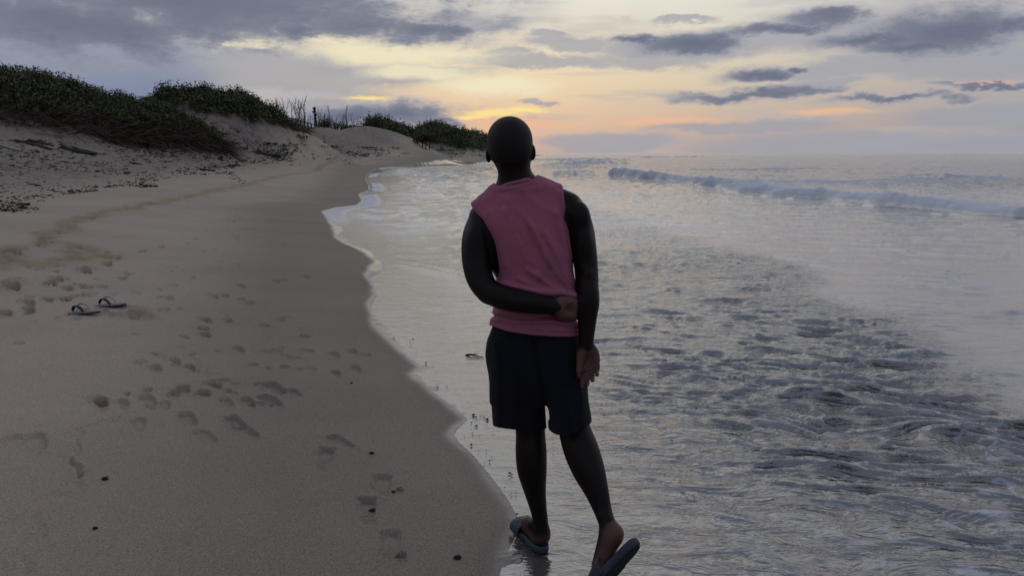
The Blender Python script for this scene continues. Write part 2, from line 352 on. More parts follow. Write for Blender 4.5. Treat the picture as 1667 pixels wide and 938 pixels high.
def detail(x, y, z, ds):
    """relief of the sand: ripples, footprints, tracks; returns new z and 'disturbed' 0..1"""
    r = np.hypot(x, y); dist = np.zeros(x.shape)
    land = ds > -.6
    # loose churned sand high on the beach
    rough = sstep(ds, 5.5, 9.0)
    hf = fbm(x*1.6, y*1.6, 3)
    z = z + rough*(.045*fbm(x*.9, y*.9, 4, .6) + .035*np.abs(fbm(x*2.6+5, y*2.6, 3)) + .06*fbm(x*.25, y*.25, 2)*sstep(ds, 8, 16))
    z = z + (1-rough)*(.006*fbm(x*.7, y*.35, 3) + .0012*fbm(x*9, y*9, 2))
    for (L, wd, dp) in GROOVES:
        lo = L.min(0)-.4; hi = L.max(0)+.4
        m = (x > lo[0]) & (x < hi[0]) & (y > lo[1]) & (y < hi[1])
        if not m.any(): continue
        wob = .06*perlin(x[m]*7, y[m]*7)
        dd = np.abs(polydist(x[m]+wob, y[m]+.06*perlin(x[m]*7+30, y[m]*7), L))
        z[m] += -dp*np.exp(-(dd/wd)**2) + dp*.45*np.exp(-((dd-1.8*wd)/wd)**2)
    for L, wd in ((TRACK, .17), (TRACK2, .20)):
        lo = L.min(0)-1.5; hi = L.max(0)+1.5
        m = (x > lo[0]) & (x < hi[0]) & (y > lo[1]) & (y < hi[1])
        xx, yy = x[m], y[m]
        dd = np.abs(polydist(xx+.2*perlin(xx*1.1, yy*1.1), yy+.2*perlin(xx*1.1+9, yy*1.1), L))
        w2 = wd*(1+.7*perlin(xx*.8, yy*.8))+.03
        k = np.exp(-(dd/w2)**2)
        z[m] += k*(-.012 + .045*fbm(xx*4.5, yy*4.5, 3, .6))
        dist[m] = np.maximum(dist[m], np.clip(k*(1.0+.6*perlin(xx*3, yy*3)), 0, 1))
    for (px, L, dp, hd, kind), g in zip([(p[0], p[2], p[3], p[4], p[5]) for p in PRINTS], _pg):
        m = (np.abs(x-g[0]) < L*1.1) & (np.abs(y-g[1]) < L*1.1)
        if not m.any(): continue
        a = math.radians(hd); fx, fy = math.sin(a), math.cos(a)
        xx = x[m]-g[0]; yy = y[m]-g[1]
        wob = .10*L*perlin(xx*9/L*.25+px, yy*9/L*.25)
        s = (xx*fx+yy*fy)/L + wob/L*.6; w = (xx*fy-yy*fx)/L
        if kind == 'pit':
            q = np.sqrt((s/.42)**2+(w/.30)**2)
        else:
            half = .155+.055*np.clip(s*2, -.6, 1.0)
            q = np.maximum(np.abs(s)/.5, np.sqrt(np.clip((s/.5), -1, 1)**4 + (w/half)**2))
        dep = np.where(q < 1, sstep(1-q, 0, .18), 0); dp = dp*1.55
        shape = 1.0
        if kind == 'toe':
            shape = .35+.30*sstep(s, .05, .35) + .25*sstep(-s, .10, .35)
        rim = np.exp(-((q-1.18)/.16)**2)*(.6+.8*np.clip(perlin(xx*11, yy*11+px), -.5, 1))
        z[m] += -dp*dep*shape*(1+.20*perlin(xx*9, yy*9)) + dp*.42*rim
        if kind == 'toe':
            for k in range(5):
                ts = .47+.03*(1-abs(k-1)/2.2); tw = -.16+.08*k
                tq = ((s-ts)/.055)**2+((w-tw)/.042)**2
                z[m] += -dp*.9*np.exp(-tq)
        if px < 260 and dp > .028: dist[m] = np.maximum(dist[m], np.clip(.9*dep+.5*rim, 0, 1))
    for g, a_, b_, h_, rot in PILES:
        m = (np.abs(x-g[0]) < .6) & (np.abs(y-g[1]) < .6)
        if not m.any(): continue
        a = math.radians(rot); fx, fy = math.sin(a), math.cos(a); xx = x[m]-g[0]; yy = y[m]-g[1]
        q = ((xx*fx+yy*fy)/a_)**2+((xx*fy-yy*fx)/b_)**2
        k = np.exp(-q)
        z[m] += h_*k*(.7+.9*np.abs(fbm(xx*14, yy*14, 2)))
        if h_ > .015: dist[m] = np.maximum(dist[m], .8*k)
    return z, dist

# ------------------------------------------------------------------ grids
def depression_rows(rmax):
    a = [math.radians(v) for v in (89.9, 86, 82, 78, 74)] + [math.radians(v) for v in np.arange(70, 31, -1.2)]
    a += [math.radians(v) for v in np.concatenate([np.arange(31, 10, -.054), np.arange(10, 6.2, -.060)])]
    r = [CH/math.tan(v) for v in a]
    while r[-1] < 300: r.append(r[-1]*1.0095)
    while r[-1] < rmax: r.append(r[-1]*1.06)
    return np.array(r)
def az_cols(lo, hi, step, clo, chi):
    a = np.arange(lo, hi, step)
    left = []; v = lo; s = step
    while v > clo: s = min(s*1.25, 6); v -= s; left.append(max(v, clo))
    right = []; v = hi; s = step
    while v < chi: s = min(s*1.25, 6); right.append(min(v, chi)); v += s
    right.append(chi)
    return np.radians(np.unique(np.concatenate([left[::-1], a, right])))
def link_mesh(name, verts, faces, mat=None, parent=None, smooth=True, attrs=None):
    """verts (n,3), faces (m,3|4) arrays"""
    me = bpy.data.meshes.new(name)
    verts = np.asarray(verts, np.float32); faces = np.asarray(faces, np.int32)
    k = faces.shape[1]
    me.vertices.add(len(verts)); me.vertices.foreach_set('co', verts.ravel())
    me.loops.add(faces.size); me.loops.foreach_set('vertex_index', faces.ravel())
    me.polygons.add(len(faces)); me.polygons.foreach_set('loop_start', np.arange(0, faces.size, k, dtype=np.int32))
    me.update(calc_edges=True)
    if smooth: me.polygons.foreach_set('use_smooth', np.ones(len(faces), bool))
    for an, arr in (attrs or {}).items():
        at = me.attributes.new(an, 'FLOAT', 'POINT'); at.data.foreach_set('value', np.asarray(arr, np.float32))
    me.validate(); me.update()
    if mat: me.materials.append(mat)
    o = bpy.data.objects.new(name, me); COL.objects.link(o)
    if parent: o.parent = parent
    return o
def tag(o, label=None, cat=None, group=None, kind=None):
    if label: o['label'] = label
    if cat: o['category'] = cat
    if group: o['group'] = group
    if kind: o['kind'] = kind
    return o
def thing(name, label, cat, loc=(0, 0, 0), rotz=0.0, group=None):
    o = bpy.data.objects.new(name, None); COL.objects.link(o); o.empty_display_size = .1
    o.location = loc; o.rotation_euler = (0, 0, rotz)
    return tag(o, label, cat, group)
def grid_faces(nr, nc, wrap=False):
    i = np.arange(nr-1)[:, None]; j = np.arange(nc if wrap else nc-1)[None, :]
    j2 = (j+1) % nc
    a = i*nc+j; b = i*nc+j2; c = (i+1)*nc+j2; d = (i+1)*nc+j
    return np.stack([np.broadcast_to(q, a.shape).ravel() for q in (a, b, c, d)], 1)

# ------------------------------------------------------------------ materials of the setting
def mat_new(name):
    m = bpy.data.materials.new(name); m.use_nodes = True
    t = NT(m.node_tree); b = t.n['Principled BSDF']
    return m, t, b
def mat_sand():
    m, t, b = mat_new('sand')
    co = t.new('ShaderNodeTexCoord').outputs['Object']
    wet = t.attr('wet').outputs['Fac']; dis = t.attr('disturbed').outputs['Fac']; up = t.attr('upper').outputs['Fac']
    n1 = t.noise(co, .45, 4, .6); n2 = t.noise(co, 7, 4, .6); n3 = t.noise(co, 150, 2, .7); n4 = t.noise(co, 60, 3, .7); n5 = t.noise(t.vmath('MULTIPLY', co, (1, 1, .3)), 2.1, 5, .7)
    dry = t.mix(t.step(n1.outputs[0], .35, .65), (.360, .300, .238, 1), (.410, .342, .270, 1))
    damp = t.mix(t.step(n1.outputs[0], .35, .65), (.212, .180, .148, 1), (.246, .208, .170, 1))
    upc = t.mix(t.step(n2.outputs[0], .35, .68), (.330, .278, .234, 1), (.240, .204, .176, 1))
    c = t.mix(t.step(wet, .02, .5), dry, damp)
    upc = t.mix(t.step(n5.outputs[0], .44, .66, 0, .75), upc, (.130, .110, .100, 1))
    c = t.mix(up, c, upc)
    c = t.mix(t.math('MULTIPLY', dis, .8), c, (.280, .210, .132, 1))
    soaked = (.140, .122, .106, 1)
    c = t.mix(t.step(wet, .45, .95), c, soaked)
    lit = t.attr('litter').outputs['Fac']
    c = t.mix(lit, c, t.mix(t.step(n2.outputs[0], .35, .65), (.040, .032, .022, 1), (.075, .058, .042, 1)))
    gr = t.math('MULTIPLY_ADD', t.step(n3.outputs[0], .25, .75), .70, .65)
    gr = t.math('MULTIPLY', gr, t.math('MULTIPLY_ADD', n4.outputs[0], .45, .78))
    cc = t.new('ShaderNodeVectorMath', operation='SCALE'); t.l.new(c, cc.inputs[0]); t.l.new(gr, cc.inputs[3])
    # scattered dark grains and shell specks
    vo = t.new('ShaderNodeTexVoronoi'); t.l.new(co, vo.inputs['Vector']); vo.inputs['Scale'].default_value = 34
    sp = t.math('LESS_THAN', vo.outputs['Distance'], .075)
    sc_ = t.new('ShaderNodeSeparateColor'); t.l.new(vo.outputs['Color'], sc_.inputs[0])
    dark = t.math('MULTIPLY', sp, t.math('GREATER_THAN', sc_.outputs[0], .72)); lite = t.math('MULTIPLY', sp, t.math('LESS_THAN', sc_.outputs[0], .06))
    col = t.mix(t.math('MULTIPLY', dark, .75), cc.outputs[0], (.06, .052, .05, 1))
    col = t.mix(t.math('MULTIPLY', lite, .7), col, (.5, .47, .43, 1))
    t.l.new(col, b.inputs['Base Color'])
    t.l.new(t.step(wet, .50, 1.0, .75, .10), b.inputs['Roughness'])
    t.l.new(t.step(wet, .30, .95, .12, .5), b.inputs['Specular IOR Level'])
    b.inputs['IOR'].default_value = 1.42
    hgt = t.math('ADD', t.math('MULTIPLY', n3.outputs[0], .0010), t.math('ADD', t.math('MULTIPLY', n4.outputs[0], .0022), t.math('MULTIPLY', t.math('ADD', t.math('MULTIPLY', n2.outputs[0], .06), t.math('MULTIPLY', n5.outputs[0], .30)), up)))
    bp = t.new('ShaderNodeBump'); t.l.new(hgt, bp.inputs['Height']); bp.inputs['Distance'].default_value = 1.0
    t.l.new(t.step(wet, .4, .9, .85, .03), bp.inputs['Strength'])
    t.l.new(bp.outputs[0], b.inputs['Normal'])
    return m
def mat_water():
    m, t, b = mat_new('sea_water')
    co = t.new('ShaderNodeTexCoord').outputs['Object']
    foam = t.attr('foam').outputs['Fac']; shal = t.attr('shallow').outputs['Fac']; chop = t.attr('chop').outputs['Fac']
    n1 = t.noise(co, .6, 3, .5)
    body = t.mix(t.step(n1.outputs[0], .4, .65), (.026, .026, .029, 1), (.042, .038, .036, 1))
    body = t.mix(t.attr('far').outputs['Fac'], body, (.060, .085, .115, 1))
    body = t.mix(shal, body, (.100, .087, .078, 1))
    body = t.mix(t.attr('milky_sheen').outputs['Fac'], body, (.370, .395, .440, 1))  # pale tint: aerated water, plus sky reflection painted into the colour
    fo = t.noise(co, 26, 5, .7)
    ff = t.math('MULTIPLY', foam, t.step(fo.outputs[0], .25, .62, .45, 1.0), clamp=True)
    c = t.mix(ff, body, (.56, .63, .75, 1))
    t.l.new(c, b.inputs['Base Color'])
    t.l.new(t.step(ff, 0, .8, .045, .65), b.inputs['Roughness'])
    b.inputs['IOR'].default_value = 2.0; b.inputs['Specular IOR Level'].default_value = 1.0
    st = t.vmath('MULTIPLY', co, (1, 2.1, 1))
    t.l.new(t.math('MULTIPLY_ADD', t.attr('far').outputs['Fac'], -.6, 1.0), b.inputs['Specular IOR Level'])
    r1 = t.noise(st, 9, 3, .55, .3); r2 = t.noise(st, 1.6, 4, .6, .3); r3 = t.noise(st, 34, 3, .6)
    h = t.math('ADD', t.math('MULTIPLY', r1.outputs[0], t.math('MULTIPLY_ADD', chop, .0055, .0050)), t.math('MULTIPLY', r3.outputs[0], t.math('MULTIPLY_ADD', foam, .006, t.math('MULTIPLY_ADD', chop, .0003, .0005))))
    r4 = t.noise(t.vmath('MULTIPLY', co, (1, 2.6, 1)), 2.7, 4, .62, .9)
    h = t.math('ADD', h, t.math('MULTIPLY', r4.outputs[0], t.math('MULTIPLY_ADD', chop, .038, .005)))
    h = t.math('ADD', h, t.math('MULTIPLY', r2.outputs[0], t.math('MULTIPLY', t.attr('far').outputs['Fac'], .22)))
    bp = t.new('ShaderNodeBump'); t.l.new(h, bp.inputs['Height']); bp.inputs['Distance'].default_value = 1.0; bp.inputs['Strength'].default_value = 1.0
    t.l.new(bp.outputs[0], b.inputs['Normal'])
    return m
M_SAND, M_WATER = mat_sand(), mat_water()

def land_z(x, y):
    x = np.atleast_1d(np.asarray(x, float)).copy(); y = np.atleast_1d(np.asarray(y, float)).copy()
    z, ds = land_base(x, y)[:2]; return detail(x, y, z, ds)[0]
# ------------------------------------------------------------------ the beach
def build_land():
    az = az_cols(-36.5, 4.5, .08, -180, 180); r = depression_rows(900)
    A, R = np.meshgrid(az, r); x = (R*np.sin(A)); y = (R*np.cos(A))
    sh = x.shape; x = x.ravel(); y = y.ravel()
    z, ds, veg, key, top = land_base(x, y)
    d = dshore(x, y)
    z, dist = detail(x, y, z, ds)
    wet = 1-sstep(d + .03*fbm(x*1.7, y*1.7, 3), -.06, .12*(1+.05*np.clip(y, 0, 60)))*.62
    wet = np.where(d > .12, np.minimum(wet, .42*(1-sstep(d, .5, 3.2 + .03*np.clip(y, 0, 80)))), wet)
    wet = np.maximum(wet, 0)
    f = grid_faces(*sh, wrap=False)
    # keep land and a strip under the shallows
    keep = (d[f] > -6).any(1)
    f = f[keep]
    used = np.unique(f); remap = -np.ones(len(x), int); remap[used] = np.arange(len(used))
    o = link_mesh('beach', np.stack([x, y, z], 1)[used], remap[f], M_SAND, attrs={'wet': wet[used], 'disturbed': dist[used], 'upper': (sstep(ds, 5.5, 10))[used], 'litter': (sstep(veg + .10*fbm(x*.8, y*.8, 3), .02, .12)*(veg > 0))[used]})
    return tag(o, kind='structure')
beach = build_land()

# sea bed and far ground so that nothing below is empty
_s = 9000.0
bed = link_mesh('seabed', [(-_s, -_s, -3.4), (_s, -_s, -3.4), (_s, _s, -3.4), (-_s, _s, -3.4)], [(0, 1, 2, 3)], None, smooth=False,
                attrs={'wet': [.5]*4, 'disturbed': [0]*4, 'upper': [0]*4, 'litter': [0]*4})
bed.data.materials.append(M_SAND); tag(bed, kind='structure')

# ------------------------------------------------------------------ the sea
FRONT = np.array([g0(*p) for p in [(880,300),(960,330),(1040,352),(1110,375),(1185,402),(1290,425),(1340,450),(1400,486),(1470,520),(1530,548),(1667,612),(1800,690)]])
BREAK = np.array([g0(*p) for p in [(1004,285),(1060,290),(1100,294),(1180,303),(1225,313),(1280,319),(1340,322),(1400,328),(1470,335),(1540,341),(1667,350),(1800,360),(2100,380)]])
def build_sea():
    az = az_cols(-17.5, 35.5, .08, -60, 180); r = depression_rows(7000)
    A, R = np.meshgrid(az, r); x = R*np.sin(A); y = R*np.cos(A); sh = x.shape
    x = x.ravel(); y = y.ravel(); rr = R.ravel()
    d = dshore(x, y); ds = dsmooth(x, y)
    f = grid_faces(*sh); f = f[(d[f] < .06).any(1)]
    used = np.unique(f); remap = -np.ones(len(x), int); remap[used] = np.arange(len(used)); f = remap[f]
    x, y, rr, d, ds = x[used], y[used], rr[used], d[used], ds[used]
    off = -d                                             # metres seaward of the edge
    front = -polydist(x, y, FRONT)                        # positive = near (shore) side of the chop front
    turb = sstep(front + .5*fbm(x*.5, y*.5, 2), -.15, .5)*sstep(x + .10*y, .1, 1.1)*(1-sstep(rr, 22, 45))
    # --- swash and chop
    wx = x + .18*fbm(x*1.3, y*1.3, 2); wy = y + .18*fbm(x*1.3+50, y*1.3, 2)
    ridg = lambda a, b, n: .5-np.abs(fbm(a, b, n))
    rx_, ry_ = wx*.966-wy*.259, wx*.259+wy*.966; c1 = perlin(rx_*.9, ry_*2.2); c2 = ridg(rx_*1.5+7, ry_*4.6, 2); c3 = ridg(rx_*3.4, ry_*10.5+3, 2); c4 = fbm(rx_*9, ry_*24, 2)
    dens = .55 + .60*sstep(fbm(x*.22, y*.22, 2), -.5, .6) + .45*np.exp(-((front-.9)/1.1)**2)
    n2 = fbm(rx_*1.9+7, ry_*7.6, 2); n3 = fbm(rx_*4.2, ry_*15.0+3, 2); n1 = fbm(rx_*1.0+17, ry_*3.2, 2)
    h2 = np.clip(n2+.28, 0, None)**1.1; h3 = np.clip(n3+.28, 0, None)**1.1; h1 = np.clip(n1+.10, 0, None)**1.2
    n7 = sstep(fbm(x*.8+31, y*1.3, 2), -.45, .35)
    steep = (.018*h1 + .028*h2*(.65+.4*n7) + .0140*h3*(1-.5*sstep(rr, 6, 12)) + .0045*c4*(1-sstep(rr, 3.2, 5.5)))*sstep(off, .2, 2.2)
    chopz = .026*c1*sstep(off, .2, 2.2) + steep
    mild = .0045*perlin(wx*1.4, wy*2.6) + .0035*fbm(wx*4, wy*8, 3)
    edge = sstep(off, 0, .5)
    # small crest where sheets of swash meet, left of the figure
    fz = np.zeros(len(x))
    SW = np.array([g0(*p) for p in [(612,424),(640,428),(690,436),(730,445),(770,452),(830,470)]])
    m = (np.abs(y-11) < 6)
    ddm = polydist(x[m], y[m], SW)
    fz[m] = .022*np.exp(-(ddm/.10)**2)*sstep(x[m], -2.4, -1.2) + .010*np.exp(-((ddm-.28)/.10)**2)
    # --- open sea
    sea = sstep(off, 5, 16)*sstep(rr, 14, 45)
    sw = .05*np.sin(.62*(x*.55+y*.20) + 2.2*perlin(x*.03, y*.03)) + .10*perlin(x*.10, y*.055) + .06*ridg(x*.22, y*.17, 3)
    sw2 = .30*perlin(x*.030, y*.016)*sstep(rr, 120, 400)
    lite = .012*perlin(wx*.7, wy*1.6)+.006*fbm(wx*2.0, wy*4.0, 2) + .10*np.clip(fbm(wx*.8, wy*2.3, 2)-.30, 0, None)
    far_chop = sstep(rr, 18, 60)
    lite = lite + sstep(y, 10, 16)*(1-sstep(rr, 70, 140))*sstep(off, .2, 2.0)*(.030*ridg(wx*.45+.25*wy, wy*1.0, 3)+.012*fbm(wx*1.1, wy*2.4, 2))
    z = edge*(turb*dens*chopz + (1-turb)*(mild*(1-sea*.0) + sstep(off, .8, 3)*lite*.7)) + sea*(sw*.55+sw2) + fz*edge
    foam = np.zeros(len(x))
    # --- film of water riding on the sand near the edge
    bedz = profile(ds)
    film = bedz + .005*(1-np.exp(-np.clip(off, 0, None)/.14)) + .008*(1-np.exp(-np.clip(off, 0, None)/.8)) + .35*z
    k = .03; lev = -.02 + z
    h = np.clip(.5+.5*(film-lev)/k, 0, 1)
    zz = lev*(1-h)+film*h + k*h*(1-h)*.5
    zz = np.where(off > 0, np.maximum(zz, bedz+.006*sstep(off, 0, .3)), zz)
    zz = np.where(d > 0, np.minimum(zz, bedz-.012-.25*d), zz)
    # --- breaker
    db = -polydist(x, y, BREAK)                           # positive in front (shore side)
    t_ = np.clip((x-BREAK[0, 0])/(BREAK[-3, 0]-BREAK[0, 0]), 0, 1)
    m = (np.abs(db) < 9)
    xx, yy, dbm = x[m], y[m], db[m] + .35*fbm(x[m]*.7, y[m]*.7, 3)
    along = np.hypot(xx-BREAK[0, 0], yy-BREAK[0, 1])
    side = np.where((yy > BREAK[0, 1]+1.5), np.exp(-((yy-BREAK[0, 1]-1.5)/2.0)**2), 1.0)
    amp = (.29+.20*perlin(along*.30, xx*0+3)+.26*np.exp(-(along/9)**2))*side
    prof = sstep(dbm + .5*perlin(along*.55+4, xx*0+8), .75, -.05)*np.exp(-np.clip(-dbm, 0, None)/1.7)
    lump = np.abs(fbm(xx*1.0, yy*1.0, 3, .6))
    zz[m] += amp*prof*(.90+.32*lump)
    fb = np.clip(prof*1.8, 0, 1)*side*sstep(lump, -.05, .12)
    foam[m] = np.maximum(foam[m], fb)
    trail = sstep(-dbm, -.2, .4)*(1-sstep(-dbm, 2, 7))*sstep(fbm(xx*.9, yy*.9, 4, .6), -.15, .45)*side
    foam[m] = np.maximum(foam[m], .55*trail)
    # --- further small breakers
    for (pa, pb, hgt, wd) in [((925,271),(992,268),.55,3.0),((940,265),(990,262.5),.6,5.0),((920,283.5),(952,284),.35,1.4),((870,262),(945,259.5),.4,6.0),((1150,277),(1320,275),.14,3.5),((1240,300),(1520,296),.20,2.5),((1500,293),(1720,300),.26,2.0),((1040,257),(1120,256),.5,9.0)]:
        a = np.array(g0(*pa)); b_ = np.array(g0(*pb)); n = b_-a; Ln = np.hypot(*n)
        pts = np.array([a+n*q+np.array([0, 1])*Ln*.05*math.sin(q*9) for q in np.linspace(0, 1, 7)])
        mm = (np.abs(x-(a[0]+b_[0])/2) < Ln) & (np.abs(y-(a[1]+b_[1])/2) < Ln+wd*6)
        if not mm.any(): continue
        dd = np.abs(polydist(x[mm], y[mm], pts)) ; dd = dd + .35*wd*fbm(x[mm]*.4, y[mm]*.4, 3)
        kf = np.exp(-(np.clip(dd, 0, None)/wd)**2)
        zz[mm] += hgt*kf*(.8+.5*np.abs(fbm(x[mm]*1.1, y[mm]*1.1, 3)))
        foam[mm] = np.maximum(foam[mm], np.clip(1.3*kf-.25, 0, 1)*sstep(fbm(x[mm]*.5, y[mm]*.5, 3), -.45, .2))
    # --- foam: lace in the chop, sheets in the swash, far whitish wash along the shore
    lace = np.clip(1-np.abs(fbm(wx*2.9+3, wy*5.0, 3, .65))*5.0, 0, 1)**1.4
    lace2 = sstep(fbm(wx*5.5, wy*11.0, 3, .65), -.1, .5)
    patch = sstep(fbm(x*.45+20, y*.45, 3), -.15, .55)*sstep(x-.22*y, -.4, 1.6)
    foam = np.maximum(foam, turb*(.25+.75*patch)*np.clip(lace*(.25+.9*lace2), 0, 1)*.85)
    foam = np.maximum(foam, turb*sstep(h2+.6*h3, 1.05, 1.4)*sstep(fbm(x*1.3+11, y*2.6, 3, .6), -.1, .5)*(.30+.45*sstep(x-.3*y, -.5, 1.5)))
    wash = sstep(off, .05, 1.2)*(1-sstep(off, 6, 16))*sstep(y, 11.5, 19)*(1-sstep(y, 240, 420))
    streak = sstep(fbm(x*.7+.35*y, y*1.1, 4, .62), -.42, .50)
    foam = np.maximum(foam, wash*(.10+.30*streak*streak))
    edge_l = np.exp(-((off-.04-.03*fbm(x*4, y*4, 2))/(.035+.004*np.clip(y, 0, 30)))**2)*sstep(fbm(x*3, y*3, 2), -.2, .5)*(.35+.5*sstep(y, 3, 25))
    foam = np.maximum(foam, edge_l*1.1)
    rim_far = np.exp(-((off-.25)/.35)**2)*sstep(y, 14, 26)
    foam = np.maximum(foam, rim_far*.95)
    # still pools that mirror the sky
    for (u, v, hw, hh) in [(628, 291, 44, 8.5), (600, 314.5, 20, 4.5)]:
        ca = np.array(g0(u, v)); e1 = np.array(g0(u+hw, v))[0]-ca[0]; yt = g0(u, v-hh)[1]; yb = g0(u, v+hh)[1]
        q = np.sqrt(((x-ca[0])/e1)**2 + np.where(y > ca[1], (y-ca[1])/(yt-ca[1]), (y-ca[1])/(ca[1]-yb))**2) + .25*fbm(x*.5, y*.2, 2)
        pm = 1-sstep(q, .8, 1.05)
        foam *= 1-pm; far_chop = far_chop*(1-.6*pm)
    # silver sheet near the figure: a little fine froth, also masks the painted sky sheen
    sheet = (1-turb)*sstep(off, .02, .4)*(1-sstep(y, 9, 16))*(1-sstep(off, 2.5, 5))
    foam = np.maximum(foam, sheet*(.05+.16*sstep(fbm(x*1.2, y*2.2, 4, .6), -.1, .6)))
    calm_fleck = sstep(fbm(x*1.1+80, y*2.4, 4, .65), .55, .95)*sstep(off, 4, 8)*(1-sstep(rr, 25, 60))*(1-turb)
    foam = np.maximum(foam, .5*calm_fleck)
    wc = sstep(fbm(x*.16, y*.06, 4, .6), .55, .95)*sstep(rr, 60, 120)*(1-sstep(rr, 400, 900))
    foam = np.maximum(foam, .55*wc)
    shallow = np.exp(-np.clip(off, 0, None)/1.3)*.9
    lean = turb*dens*steep*edge                            # wavelets lean towards the beach
    o = link_mesh('sea', np.stack([x-.40*lean, y-1.05*lean, zz], 1), f, M_WATER, attrs={'foam': np.clip(foam, 0, 1), 'shallow': shallow, 'milky_sheen': np.clip(np.maximum.reduce([.45*(1-turb)*sstep(off, 1.0, 3.0)*(1-sstep(rr, 35, 110)), wash, sheet*.75*sstep(off, .4, 1.5), .05*turb]), 0, 1), 'chop': turb*np.clip(dens, 0, 1.5), 'far': far_chop*sstep(off, .5, 6)})
    return tag(o, kind='structure')
sea = build_sea()
def mat_plain(name, c0, c1=None, rough=.7, scale=20, bump=.3, spec=.3, dist=.003):
    m, t, b = mat_new(name); c1 = c1 or tuple(.7*v for v in c0[:3])+(1,)
    co = t.new('ShaderNodeTexCoord').outputs['Object']; n = t.noise(co, scale, 5, .65)
    t.l.new(t.mix(t.step(n.outputs[0], .3, .7), c0, c1), b.inputs['Base Color'])
    b.inputs['Roughness'].default_value = rough; b.inputs['Specular IOR Level'].default_value = spec
    bp = t.new('ShaderNodeBump'); bp.inputs['Strength'].default_value = bump; bp.inputs['Distance'].default_value = dist
    t.l.new(n.outputs[0], bp.inputs['Height']); t.l.new(bp.outputs[0], b.inputs['Normal'])
    return m
# ================================================================== dune scrub, brush and bare saplings
def mat_leaf(name, cols, rough=.55):
    m, t, b = mat_new(name)
    ti = t.attr('tint').outputs['Fac']
    n = len(cols); t.l.new(t.ramp(ti, [(i/(n-1), c) for i, c in enumerate(cols)]), b.inputs['Base Color'])
    b.inputs['Roughness'].default_value = rough; b.inputs['Specular IOR Level'].default_value = .25
    return m
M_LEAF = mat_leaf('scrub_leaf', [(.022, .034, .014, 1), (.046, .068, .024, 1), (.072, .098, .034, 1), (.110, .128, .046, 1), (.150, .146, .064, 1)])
M_DRY = mat_leaf('dry_brush', [(.030, .022, .018, 1), (.070, .049, .038, 1), (.120, .086, .066, 1), (.170, .134, .104, 1)], .9)
M_GRASS = mat_leaf('dune_grass', [(.040, .046, .020, 1), (.070, .076, .034, 1), (.105, .100, .050, 1)], .8)
def leaf_quads(C, size, rng, up=.55, aspect=.62):
    """rhombic leaves slightly folded out of plane: centres C (n,3)"""
    n = len(C); N = rng.normal(size=(n, 3)); N[:, 2] = np.abs(N[:, 2])+up; N /= np.linalg.norm(N, axis=1)[:, None]
    T = np.cross(N, rng.normal(size=(n, 3))); T /= np.linalg.norm(T, axis=1)[:, None]; B = np.cross(N, T)
    s = size[:, None]
    V = np.stack([C-T*s, C-B*s*aspect+N*s*.15, C+T*s, C+B*s*aspect+N*s*.15], 1).reshape(-1, 3)
    return V, np.arange(4*n).reshape(-1, 4)
def strips(A, D, w, rng):
    """thin blades from A along D (n,3), bent once"""
    n = len(A); S = np.cross(D, rng.normal(size=(n, 3))); S /= np.linalg.norm(S, axis=1)[:, None]; S *= w[:, None]
    M = A+D*.55; E = A+D+np.c_[np.zeros((n, 2)), -.12*np.linalg.norm(D, axis=1)]
    V = np.stack([A-S, A+S, M+S*.8, M-S*.8, E+S*.25, E-S*.25], 1).reshape(-1, 3)
    i = np.arange(n)[:, None]*6
    return V, np.concatenate([i+np.array([0, 1, 2, 3]), i+np.array([3, 2, 4, 5])])
def scatter(key, n, rng):
    ms = [m for m in MOUNDS if m['key'] == key]; X, Y = [], []
    for m in ms:
        k = int(n/len(ms)); a = math.radians(m['rot'])
        q = np.sqrt(rng.random(k))*1.45; th = rng.random(k)*2*np.pi
        ex, ey = m['ax']*q*np.cos(th), m['ay']*q*np.sin(th)
        X.append(m['c'][0]+ex*math.cos(a)-ey*math.sin(a)); Y.append(m['c'][1]+ex*math.sin(a)+ey*math.cos(a))
    x = np.concatenate(X); y = np.concatenate(Y)
    z, ds, veg, kk, top = land_base(x, y)
    front = y < np.array([m['c'][1] for m in ms]).mean()+6*max(1, ms[0]['Y']/80)
    return x, y, z, veg, ds, front
